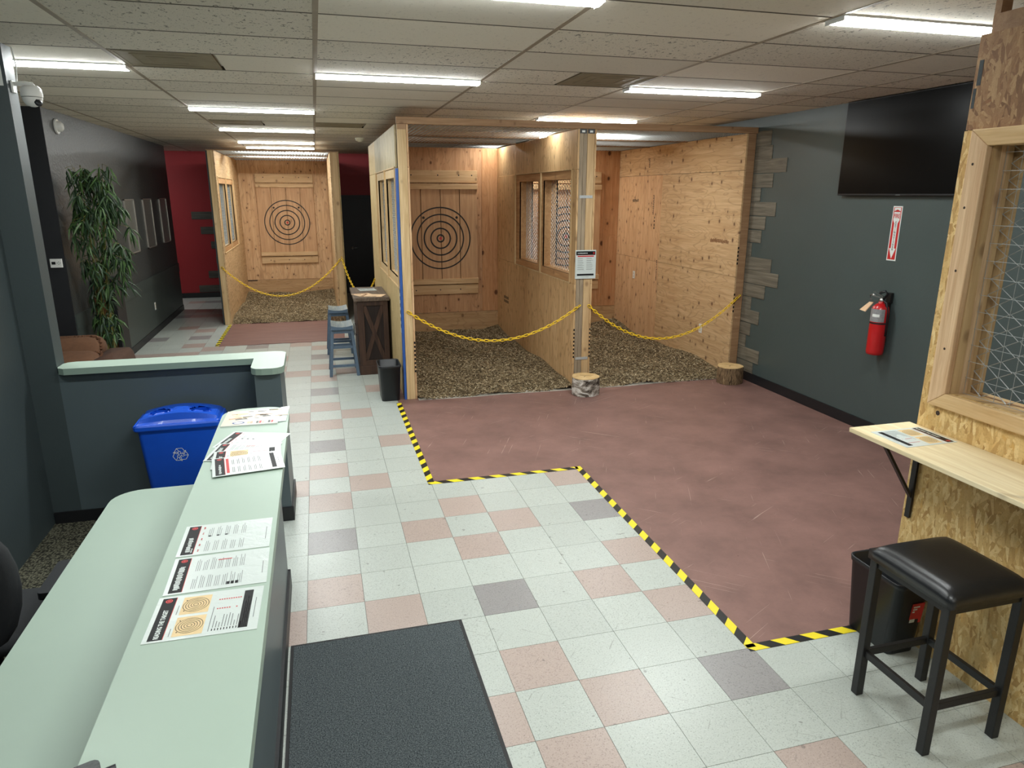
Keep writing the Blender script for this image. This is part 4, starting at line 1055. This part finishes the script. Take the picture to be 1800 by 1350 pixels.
# ---- printed sheets
def sheet(name, c, right, size, z, label, kind, cat='sheet', mats=None, tilt=0.0, group=None):
    """c: centre (x, y); right: reading direction angle; size (w, h); print laid as flat shapes on a laminated card"""
    W, Hh = size; ca, sa = math.cos(right), math.sin(right)
    R = lambda u, v, dz: (c[0]+ca*u-sa*v, c[1]+sa*u+ca*v, z+dz)
    m = MB(); nx = 6; 
    m.prism([R(-W/2, -Hh/2, 0)[:2], R(W/2, -Hh/2, 0)[:2], R(W/2, Hh/2, 0)[:2], R(-W/2, Hh/2, 0)[:2]], z, z+.0008, 0)
    def rect(u0, v0, u1, v1, mi, dz=.0011): m.quad(R(u0, v0, dz), R(u1, v0, dz), R(u1, v1, dz), R(u0, v1, dz), mi)
    def lines(u0, v1, n, w, sp=.0065, th=.0016, mi=2):
        for k in range(n): rect(u0, v1-k*sp-th, u0+w*(.7+.3*random.random()), v1-k*sp, mi)
    def text(txt, u, v, size, mi, sx=1.0, bold=.0006):
        vs, fs = text_faces(txt, size, bold); m._add([R(u+a*sx, v+b_, .0015) for a, b_, _ in vs], fs, mi)
    def scribble(u0, v, w, h, mi):
        x = u0
        while x < u0+w:
            s = .002+.004*random.random(); rect(x, v-h/2*(.5+.5*random.random()), x+s, v+h/2*(.5+.5*random.random()), mi, .0014); x += s+.0022
    def rings(u, v, r, n, mi):
        for k in range(1, n+1):
            rr = r*k/n; N = 24; vs = []
            for j in range(N):
                a = 2*PI*j/N
                for q in (rr-.0012, rr+.0002): vs.append(R(u+q*math.cos(a), v+q*math.sin(a), .0015))
            m._add(vs, [(2*j, 2*((j+1) % N), 2*((j+1) % N)+1, 2*j+1) for j in range(N)], mi)
    def disc(u, v, r, mi, dz=.0015): m._add([R(u+r*math.cos(a), v+r*math.sin(a), dz) for a in [2*PI*j/14 for j in range(14)]], [tuple(range(14))], mi)
    w2, h2 = W/2, Hh/2
    if kind != 'photo':
        rect(-w2+.008, h2-.048, w2-.008, h2-.012, 1); rect(-w2+.008, h2-.0495, w2-.008, h2-.048, 3); disc(w2-.024, h2-.03, .0095, 3); disc(w2-.024, h2-.03, .006, 1, .0017); disc(w2-.024, h2-.03, .0045, 3, .0019)
    if kind == 'target':
        text('READING THE TARGET', -.028, h2-.032, .0165, 0, .78)
        for u in (-.05, .05):
            rect(u-.044, h2-.142, u+.044, h2-.068, 4); rings(u, h2-.105, .034, 5, 1); disc(u-.026, h2-.078, .002, 1); disc(u+.026, h2-.078, .002, 1); lines(u-.04, h2-.06, 1, .05)
        lines(-.09, h2-.155, 1, .15); 
        for k in range(9): rect(-.09, h2-.166-.0075*k, -.08, h2-.1635-.0075*k, 1); rect(-.076, h2-.166-.0075*k, -.076+.02+.05*random.random(), h2-.1642-.0075*k, 2)
        for k in range(10): rect(.058, h2-.168-.0062*k, .063, h2-.164-.0062*k, 3); 
        for k in range(6): rect(.012, h2-.168-.0062*k, .017, h2-.164-.0062*k, 3)
        rect(.012, h2-.168-.0062*8, .017, h2-.164-.0062*8, 3)
        rect(-.092, -h2+.026, .092, -h2+.05, 1); lines(-.088, -h2+.046, 1, .03, mi=3); lines(-.088, -h2+.041, 3, .15, .0045, .001, 0); lines(-.05, -h2+.016, 1, .1, mi=2)
    elif kind == 'text':
        scribble(-.085, h2-.03, .10, .017, 0); scribble(-.09, h2-.042, .03, .006, 0)
        for k in range(5): scribble(-.088+.04*k, h2-.062, .012, .006, 3)
        for u in (-.09, .012):
            y = h2-.08
            for b_ in range(5): lines(u, y, 3, .075, .0055, .0013, 2); y -= .026
        for k in range(3): rect(.012, h2-.089-.026*k, .02, h2-.081-.026*k, 1)
        lines(-.05, -h2+.016, 1, .1)
    elif kind == 'text2':
        scribble(-.085, h2-.03, .13, .02, 0)
        for u in (-.09, .012):
            y = h2-.07
            for b_ in range(7): lines(u, y, 3, .075, .0052, .0013, 2); y -= .021
        for k in range(3): rect(-.09, -h2+.08+.012*k, -.074, -h2+.089+.012*k, 1)
        rect(.065, -h2+.11, .07, -h2+.15, 3); lines(-.05, -h2+.016, 1, .1)
    elif kind == 'rules':
        scribble(-.085, h2-.03, .10, .012, 0)
        rect(-.085, h2-.066, .085, h2-.055, 3)
        for u in (-.085, .008):
            for k in range(6): lines(u, h2-.078-.021*k, 2, .07, .006, .002, 2)
        rect(-.088, -h2+.03, .088, -h2+.048, 1); lines(-.05, -h2+.018, 1, .1)
    elif kind == 'photo':
        pass
    o = m.build(name, mats or ['paper_laminated', 'black_print', 'grey_print', 'red_print', 'tan_print'], at=(c[0], c[1], z))
    tag(o, label, cat, group or ('loose printed sheets' if name == 'info_sheet' else None))
    return o
LET = (.2159, .2794)
zt = 1.0705
sheet('info_sheet', (-.17, -1.204), PI/2, LET, zt, 'laminated text sheet farthest of three in a row on the bar', 'text')
sheet('info_sheet', (-.166, -1.430), PI/2+.012, LET, zt, 'laminated text sheet, middle of three in a row on the bar', 'text2')
sheet('info_sheet', (-.172, -1.660), PI/2-.02, LET, zt, 'laminated sheet with two tan target diagrams nearest on the bar', 'target')
sheet('info_sheet', (-.165, -.235), PI/2-.34, LET, zt, 'lowest white sheet in the fanned pile on the bar', 'text')
sheet('info_sheet', (-.188, -.385), PI/2-.20, LET, zt+.0022, 'second sheet in the fanned pile on the bar', 'text2')
sheet('info_sheet', (-.168, -.465), PI/2+.05, LET, zt+.0044, 'sheet with a tan diagram in the fanned pile on the bar', 'target')
sheet('info_sheet', (-.158, -.547), PI/2+.14, LET, zt+.0066, 'top sheet of the fanned pile with a red bar and black footer', 'rules')
sheet('info_sheet', (2.762, -1.065), -PI/2, LET, 1.1025, 'laminated target sheet lying on the pine shelf', 'target')
# plastic bagged magazine at the end of the bar
mg = thing('magazine', 'glossy magazine in a clear wrapper at the far end of the bar', 'magazine', (-.19, .12, zt))
X = Matrix.Translation((-.185, .115, zt)) @ Matrix.Rotation(-.04, 4, 'Z')
MB(X).box(-.14, -.125, 0, .125, .12, .006).build('pages', 'paper_white', mg)
m = MB(X); m.quad((-.139, -.124, .0064), (.124, -.124, .0064), (.124, .119, .0064), (-.139, .119, .0064), 0)
for k in range(26):
    u = -.12+.24*random.random(); v = -.05+.16*random.random(); s = .01+.03*random.random()
    m.quad((u, v, .0067), (u+s*1.6, v+s*.2, .0067), (u+s*1.4, v+s*.6, .0067), (u-s*.1, v+s*.5, .0067), 1+k % 3)
m._add([(-.062+.03*math.cos(a), -.088+.02*math.sin(a), .0068) for a in [2*PI*k/18 for k in range(18)]], [tuple(range(18))], 4)
m._add([(-.062+.021*math.cos(a), -.088+.013*math.sin(a), .007) for a in [2*PI*k/18 for k in range(18)]], [tuple(range(18))], 5)
for k in range(9): m.quad((-.02+.014*k, -.108, .0068), (-.009+.014*k, -.108, .0068), (-.009+.014*k, -.072, .0068), (-.02+.014*k, -.072, .0068), (3, 1, 5, 2, 6, 1, 5, 2, 6)[k])
m.build('cover_print', ['paper_tan_gloss', 'magazine_print', 'grey_print', 'tan_print', 'blue_print', 'paper_white', 'red_print'], mg)
m = MB(X)
for i in range(7):
    a0 = .118; m.quad((a0, -.1+.036*i, .004), (a0+.045, -.09+.036*i, .002+.004*(i % 2)), (a0+.045, -.055+.036*i, .002+.004*((i+1) % 2)), (a0, -.064+.036*i, .004))
m.build('wrapper_edge', 'paper_laminated', mg)
# small dark desk gadget at the near end
gd = thing('tape_dispenser', 'small dark grey plastic gadget at the near end of the bar', 'gadget', (-.30, -2.2, 1.0705))
gx = MB(Matrix.Translation((-.300, -2.235, 1.0705)) @ Matrix.Rotation(.35, 4, 'Z')); gx.prism(rrect(-.032, -.04, .022, .04, .014, 3), 0, .038); gx.build('body', 'wall_slate', gd, bevel=.006)
gx = MB(Matrix.Translation((-.262, -2.245, 1.0705+.026)) @ Matrix.Rotation(.35, 4, 'Z') @ Matrix.Rotation(PI/2, 4, 'Y')); gx.lathe((0, 0, 0), [(.026, -.012), (.026, .014)], 18); gx.build('roll', 'black_plastic', gd)

# ================================================================== blue recycling bin
rb = thing('recycling_bin', 'blue plastic recycling bin with two-hole lid behind the counter', 'recycling bin', (-.755, 1.30, 0))
def ring_loft(m, rings, mi=0, smooth=True, cap0=True, cap1=True):
    n = len(rings[0]); vs = [p for q in rings for p in q]
    fs = [(i*n+k, i*n+(k+1) % n, (i+1)*n+(k+1) % n, (i+1)*n+k) for i in range(len(rings)-1) for k in range(n)]
    if cap0: fs.append(tuple(range(n))[::-1])
    if cap1: fs.append(tuple((len(rings)-1)*n+k for k in range(n)))
    m._add(vs, fs, mi, smooth)
RR = lambda hx, hy, z, r=.03: [(-.755+x, 1.30+y, z) for x, y in rrect(-hx, -hy, hx, hy, r, 4)]
m = MB(); ring_loft(m, [RR(.19, .10, 0), RR(.20, .105, .01), RR(.245, .128, .70), RR(.247, .13, .72)]); m.build('bin_body', 'blue_plastic', rb)
lid = MB(); ring_loft(lid, [RR(.262, .142, .712), RR(.266, .146, .72), RR(.266, .146, .742), RR(.258, .140, .752)], smooth=False, cap1=False)
# domed lid top with two holes: grid of quads skipping the holes
nx, ny = 44, 22; vs = []; fs = []
for j in range(ny+1):
    for i in range(nx+1):
        u, v = -1+2*i/nx, -1+2*j/ny
        edge = max(abs(u), abs(v)); dome = .045*(1-u*u) + .016
        k = min(1, (1-max(abs(u)+.04, abs(v)*1.0+(.16 if v < 0 else .03)))/.07); k = max(k, 0)
        x, y, z = -.755+.258*u, 1.30+.140*v, .752+dome*k
        for hx in (-.118, .118):
            d = math.hypot((x+.755-hx)/.078, (y-1.305)/.062)
            if d < 1.25 and d > .8:
                f = (1.25-d)/.45; z -= .012*f
        vs.append((x, y, z))
for j in range(ny):
    for i in range(nx):
        a = j*(nx+1)+i; q = (a, a+1, a+nx+2, a+nx+1)
        cxx = sum(vs[t_][0] for t_ in q)/4+.755; cyy = sum(vs[t_][1] for t_ in q)/4-1.305
        if any(math.hypot((cxx-hx)/.078, cyy/.062) < .8 for hx in (-.118, .118)): continue
        fs.append(q)
lid._add(vs, fs, 0, False); lo = lid.build('lid', 'blue_plastic', rb)
for hx in (-.118, .118):
    m = MB(); N = 24; R0 = [( -.755+hx+.066*math.cos(2*PI*k/N), 1.305+.053*math.sin(2*PI*k/N)) for k in range(N)]
    zt_ = .752+.045*(1-(hx/.258)**2)+.006
    m._add([(x, y, zt_) for x, y in R0]+[(x, y, .725) for x, y in R0], [(k, (k+1) % N, N+(k+1) % N, N+k) for k in range(N)], 0, True); m.build('hole_collar', 'blue_plastic', lo)
# recycling mark: three chasing arrows outlined in white on the sloped front
m = MB()
def on_bin(u, w_): # u right, w up from mark centre
    z = .535+w_; yy = 1.30-(.105+(z-.01)*.0333)-.0012
    return (-.765+u, yy, z)
def stroke(pts, wd=.003):
    for (a, b_), (c, d) in zip(pts[:-1], pts[1:]):
        L = math.hypot(c-a, d-b_); nx_, ny_ = -(d-b_)/L*wd/2, (c-a)/L*wd/2
        P = [on_bin(a+nx_, b_+ny_), on_bin(a-nx_, b_-ny_), on_bin(c-nx_, d-ny_), on_bin(c+nx_, d+ny_)]
        m.quad(P[0], P[1], P[2], P[3])
for k in range(3):
    ca, sa = math.cos(k*2*PI/3), math.sin(k*2*PI/3)
    tr = lambda pts: [((a*ca-b_*sa)*1.05, (a*sa+b_*ca)*1.05) for a, b_ in pts]
    stroke(tr([(-.034, .016), (-.018, .042), (.014, .042), (.026, .022), (.034, .027), (.024, .004), (-.002, .007), (.006, .012), (.0, .022), (-.006, .022), (-.017, .006), (-.034, .016)]))
    stroke(tr([(-.018, .042), (-.006, .022)]))
m.build('recycling_mark', 'paper_white', rb, label='white outlined recycling arrows')

# ================================================================== office chair behind the desk
ch = thing('office_chair', 'black office chair behind the desk at far left', 'chair', (-1.22, -.52, 0))
cx0, cy0 = -1.22, -.52
m = MB(); v_, f_ = cushion(cx0, cy0, .47, .24, .24, .05, 8, .5); m._add(v_, f_, 0, True); m.build('seat', 'black_fabric', ch)
m = MB(Matrix.Translation((cx0, cy0-.27, .76)) @ Matrix.Rotation(-.14, 4, 'X')); v_, f_ = cushion(0, 0, 0, .26, .05, .25, 10, .55); m._add(v_, f_, 0, True); m.build('backrest', 'black_fabric', ch)
MB().bar((cx0, cy0-.2, .44), (cx0, cy0-.3, .70), .08, .025, upv=(0, 1, 0)).build('back_support', 'black_plastic', ch)
for s_ in (-1, 1):
    m = MB(); m.prism(rrect(cx0+s_*.285-.038, cy0-.14, cx0+s_*.285+.038, cy0+.13, .02, 3), .625, .655); m.build('arm_pad', 'black_plastic', ch, bevel=.008)
    MB().tube([(cx0+s_*.285, cy0-.02, .63), (cx0+s_*.29, cy0-.02, .52), (cx0+s_*.2, cy0-.02, .44)], .016, 8).build('arm_post', 'black_plastic', ch)
m = MB(); m.lathe((cx0, cy0, .10), [(.03, 0), (.03, .32)], 12); m.build('gas_lift', 'black_metal', ch)
for k in range(5):
    a = 2*PI*k/5+.3; e_ = (cx0+.29*math.cos(a), cy0+.29*math.sin(a))
    lg = MB().bar((cx0, cy0, .115), (*e_, .085), .045, .03).build('base_leg', 'black_plastic', ch)
    m = MB(Matrix.Translation((*e_, .034)) @ Matrix.Rotation(a, 4, 'Z') @ Matrix.Rotation(PI/2, 4, 'X')); m.lathe((0, 0, -.02), [(.028, 0), (.0275, .04)], 14); m.build('caster', 'black_plastic', lg)

# ================================================================== waiting corner
so = thing('sofa', 'brown suede sofa behind the half wall', 'sofa', (-3.0, 4.4, 0))
def pad(xa, ya, za, xb, yb, zb, name, mm='sofa_brown', e=.25):
    m = MB(); v_, f_ = cushion((xa+xb)/2, (ya+yb)/2, (za+zb)/2, (xb-xa)/2, (yb-ya)/2, (zb-za)/2, 8, e); m._add(v_, f_, 0, True); return m.build(name, mm, so)
MB().box(-4.2, 4.05, .08, -1.86, 4.9, .34).build('base_frame', 'sofa_brown', so, bevel=.02)
for xa in (-3.95, -3.02): pad(xa, 4.0, .32, xa+.92, 4.75, .48, 'seat_cushion', 'suede_brown')
for xa in (-3.95, -3.02): pad(xa, 4.68, .40, xa+.92, 4.92, .70, 'back_cushion', 'suede_brown')
pad(-4.22, 4.02, .1, -3.95, 4.92, .57, 'arm'); pad(-2.1, 4.02, .1, -1.83, 4.92, .565, 'arm')
for k, xx in enumerate((-4.1, -1.95)):
    for yy in (4.12, 4.84): MB().box(xx-.03, yy-.03, 0, xx+.03, yy+.03, .09).build('foot', 'dark_wood', so)
def fringe_cushion(c, tilt, yaw, sx, label):
    t = thing('cushion', label, 'cushion', c, 'fringed brown cushions')
    X = Matrix.Translation(c) @ Matrix.Rotation(yaw, 4, 'Z') @ Matrix.Rotation(tilt, 4, 'X')
    m = MB(X); v_, f_ = cushion(0, 0, 0, sx, sx*.9, .07, 10, .5); m._add(v_, f_, 0, True); m.build('pad', 'suede_brown', t)
    m = MB(X); pts = rrect(-sx*.97, -sx*.87, sx*.97, sx*.87, .06, 4); n = len(pts)
    P = []
    for i in range(n):
        a, b_ = Vector((*pts[i], 0)), Vector((*pts[(i+1) % n], 0)); L = max(1, int((b_-a).length/.012))
        for k in range(L): P.append(a.lerp(b_, k/L)*(1.0+.035*(len(P) % 2)) + Vector((0, 0, .010*math.sin(len(P)*1.9))))
    m.tube(P, [.009+.005*(i % 3) for i in range(len(P))], 5, closed=True, smooth=False); m.build('fringe', 'fringe_brown', t)
fringe_cushion((-2.32, 4.50, .535), 1.0, .15, .24, 'upper fringed brown cushion on the sofa')
fringe_cushion((-2.30, 4.26, .50), .35, -.1, .25, 'lower fringed brown cushion on the sofa')

cbn = thing('tall_cabinet', 'narrow brown cabinet with a black side behind the bamboo plant', 'cabinet', (-2.26, 5.85, 0))
MB().box(-2.383, 5.66, 0, -2.19, 6.0, 1.16).build('body', 'brown_cabinet', cbn, bevel=.004)
MB().box(-2.19, 5.64, 0, -2.15, 6.02, 1.20).build('side_panel', 'black_matte', cbn)
MB().box(-2.383, 5.64, 1.16, -2.19, 6.02, 1.20).build('top', 'black_matte', cbn)
MB().box(-2.33, 5.63, 1.06, -2.27, 5.66, 1.09).build('latch', 'steel', cbn)

pl = thing('bamboo_plant', 'tall leafy artificial bamboo plant against the slate wall', 'plant', (-2.19, 5.28, 0))
PXc, PYc = -2.19, 5.28
m = MB(); m.lathe((PXc, PYc, 0), [(.11, 0), (.14, .01), (.16, .24), (.165, .26), (.15, .262), (.14, .22)], 20); m.build('pot', 'black_plastic', pl)
rp = random.Random(11)
canes = []
for k in range(9):
    a = rp.random()*2*PI; top = (PXc+.12*math.cos(a)+.08, PYc+.12*math.sin(a)-.03, 1.7+rp.random()*.75)
    pts = [(PXc+.05*math.cos(a), PYc+.05*math.sin(a), .2)]
    for j in range(1, 7):
        f = j/6; pts.append((PXc+(.05*(1-f))*math.cos(a)+(top[0]-PXc)*f*f, PYc+(.05*(1-f))*math.sin(a)+(top[1]-PYc)*f*f, .2+(top[2]-.2)*f))
    MB().tube(pts, [.009-.0008*j for j in range(7)], 6).build('cane', 'cane_green', pl); canes.append(pts)
MB().tube([(PXc+.055*math.cos(a), PYc+.055*math.sin(a), .72) for a in [2*PI*k/14 for k in range(14)]], .012, 6, closed=True).build('tie', 'blue_print', pl)
def leaf_mesh(L, W, mm):
    m = MB(); pts = [(0, 0, 0), (.25*L, W*.8, -.004), (.6*L, W*.75, -.03*L/.12), (L, 0, -.075*L/.12), (.6*L, -W*.75, -.03*L/.12), (.25*L, -W*.8, -.004), (.3*L, 0, .004), (.65*L, 0, -.022*L/.12)]
    m._add(pts, [(0, 6, 1), (1, 6, 7, 2), (2, 7, 3), (0, 5, 6), (5, 4, 7, 6), (4, 3, 7)], 0, False)
    o = m.build('leaf', mm); me = o.data; bpy.data.objects.remove(o); return me
LV = [leaf_mesh(l, w_, mm) for l, w_, mm in ((.15, .013, 'leaf_green'), (.18, .014, 'leaf_dark'), (.13, .012, 'leaf_green'), (.16, .015, 'leaf_dark'))]
sprays = []
for k in range(104):
    f = rp.random(); z = 1.15+1.3*f**.85
    wz = {0: .20, 1: .30, 2: .36, 3: .30, 4: .22}[min(4, int((z-1.15)/.27))]
    a = rp.random()*2*PI; r = wz*math.sqrt(rp.random())
    sprays.append((PXc+.07+r*math.cos(a), PYc+r*.75*math.sin(a)-.13, z))
for k in range(26): a = rp.random()*2*PI; sprays.append((PXc+.2*rp.random()*math.cos(a), PYc+.14*math.sin(a), .55+.6*rp.random()))
count = 0; fol = MB(); tw = MB()
for (x, y, z) in sprays:
    x = max(x, -2.31)
    cz = min(max(z-.18, .4), 2.1); cpt = min((p for c in canes for p in c), key=lambda p: abs(p[2]-cz)+.2*math.hypot(p[0]-x, p[1]-y))
    tw.tube([cpt, ((cpt[0]+x)/2, (cpt[1]+y)/2, max(cpt[2], z)+.03), (x, y, z)], .0022, 3)
    a0 = rp.random()*2*PI
    for j in range(rp.randint(6, 8)):
        a = a0+j*.95; pitch = .05+1.15*rp.random()
        p = Vector((x+.02*rp.random(), y+.02*rp.random(), z-.025*j*rp.random()))
        rot = (Matrix.Rotation(a, 3, 'Z') @ Matrix.Rotation(pitch, 3, 'Y') @ Matrix.Rotation(rp.uniform(-.6, .6), 3, 'X'))
        tip = p + rot @ Vector((.15, 0, -.07))
        if tip.x < -2.36 or p.x < -2.36: continue
        if count < 290 and (count*7919 % 3 or True) and rp.random() < .42:
            place('leaf', LV[rp.randint(0, 3)], pl, p, rot.to_quaternion()); count += 1
        else:
            me = LV[rp.randint(0, 3)]
            fol._add([p + rot @ v.co for v in me.vertices], [tuple(q.vertices) for q in me.polygons], rp.randint(0, 1))
tw.build('twigs', 'cane_green', pl); fol.build('foliage', ['leaf_green', 'leaf_dark'], pl, 'stuff')

# ================================================================== small wall things
th = thing('thermostat', 'white wall thermostat on the near-black wall strip', 'thermostat', (-2.478, 4.935, 1.46))
MB().prism([(-2.535, 4.912), (-2.42, 4.912), (-2.42, 4.9345), (-2.535, 4.9345)], 1.415, 1.505).build('case', 'white_plastic', th, bevel=.008)
MB().box(-2.518, 4.9105, 1.448, -2.482, 4.912, 1.476).build('display', 'black_print', th)
m = MB()
for dx, dz in ((0, .012), (0, -.012), (-.014, 0), (.014, 0)): m.box(-2.452+dx-.004, 4.9105, 1.462+dz-.003, -2.452+dx+.004, 4.912, 1.462+dz+.003)
m.build('buttons', 'grey_print', th)
sr = thing('wall_siren', 'round white siren high on the slate wall', 'siren', (-2.394, 5.34, 2.853))
Xs = Matrix.Translation((-2.398, 5.34, 2.853)) @ Matrix.Rotation(PI/2, 4, 'Y')
m = MB(Xs); m.lathe((0, 0, 0), [(.078, 0), (.08, .012), (.074, .018)], 24); m.build('back_plate', 'white_plastic', sr)
m = MB(Xs); m.lathe((0, 0, .018), [(.055, 0), (.052, .03), (.035, .048), (.012, .054)], 24); m.build('dome', 'white_plastic', sr)
for (ya, yb, lab) in ((7.66, 8.22, 'nearest narrow framed panel, half hidden by the bamboo'), (8.80, 9.40, 'middle narrow framed panel on the slate wall'), (10.03, 10.62, 'farthest narrow framed panel on the slate wall')):
    t = thing('framed_panel', lab, 'wall panel', (-2.39, (ya+yb)/2, 1.71), 'narrow framed panels on the slate wall')
    MB().box(-2.399, ya+.015, 1.345, -2.388, yb-.015, 2.075).build('panel', 'mirror_panel', t)
    fw_ = .016
    for a, b_, c, d in ((ya, ya+fw_, 1.33, 2.09), (yb-fw_, yb, 1.33, 2.09), (ya, yb, 1.33, 1.33+fw_), (ya, yb, 2.09-fw_, 2.09)):
        MB().box(-2.399, a, c, -2.378, b_, d).build('frame_rail', 'frame_silver', t)
cm = thing('security_camera', 'white dome security camera bracketed to the charcoal wall end', 'camera', (-1.49, 1.57, 2.79))
MB().box(-1.4895, 1.545, 2.745, -1.478, 1.60, 2.812).build('mount_plate', 'white_plastic', cm, bevel=.003)
MB().tube([(-1.48, 1.572, 2.795), (-1.42, 1.572, 2.80), (-1.385, 1.572, 2.795), (-1.375, 1.572, 2.78)], .012, 8).build('arm', 'white_plastic', cm)
cxm = -1.395
m = MB(); m.lathe((cxm, 1.572, 2.725), [(.056, 0), (.058, .01), (.055, .045), (.04, .062), (.015, .066)], 24); m.build('housing', 'white_plastic', cm)
m = MB(); m.lathe((cxm, 1.572, 2.722), [(.012, -.052), (.035, -.044), (.05, -.022), (.054, 0)], 24); m.build('dome', 'white_plastic', cm)
m = MB(Matrix.Translation((cxm+.034, 1.545, 2.69)) @ Matrix.Rotation(.9, 4, 'Z') @ Matrix.Rotation(1.2, 4, 'X')); m.lathe((0, 0, 0), [(.022, 0), (.02, .014), (.008, .016)], 14); m.build('lens', 'black_plastic', cm)
m = MB(); m.tube([(-1.47, 1.60, 2.81), (-1.462, 1.602, 2.90), (-1.47, 1.60, 3.0)], .004, 6); m.build('cable', 'white_plastic', cm)
sn = MB().box(-1.535, 1.4955, 2.775, -1.508, 1.4995, 2.885).build('wall_card', 'paper_white', at=(-1.52, 1.499, 2.83)); tag(sn, 'white card edge on the charcoal wall at the left border', 'card')
# rules sign on the divider post
rs = sheet('rules_sign', (0, 0), 0, LET, 0, 'white rules sign with black header on the divider post', 'rules', 'sign')
for v in rs.data.vertices: v.co.z *= 1.5
rs.data.transform(Matrix.Scale(1.13, 4) @ Matrix.Rotation(PI/2, 4, 'X')); rs.location = (3.05, Y0-.014, 1.418)
# papers on the dark cabinet
sheet('info_sheet', (.70, 5.32), .4, LET, .9625, 'crumpled paper at the front of the dark cabinet top', 'text', mats=['tag_paper', 'stamp_brown', 'grey_print', 'stamp_brown', 'tan_print'])
sheet('info_sheet', (.80, 5.22), 1.2, LET, .9645, 'second paper overlapping at the front of the dark cabinet top', 'text2', mats=['tag_paper', 'stamp_brown', 'grey_print', 'stamp_brown', 'tan_print'])
sheet('info_sheet', (.77, 5.82), .1, LET, .9625, 'white printed sheet at the back of the dark cabinet top', 'text')
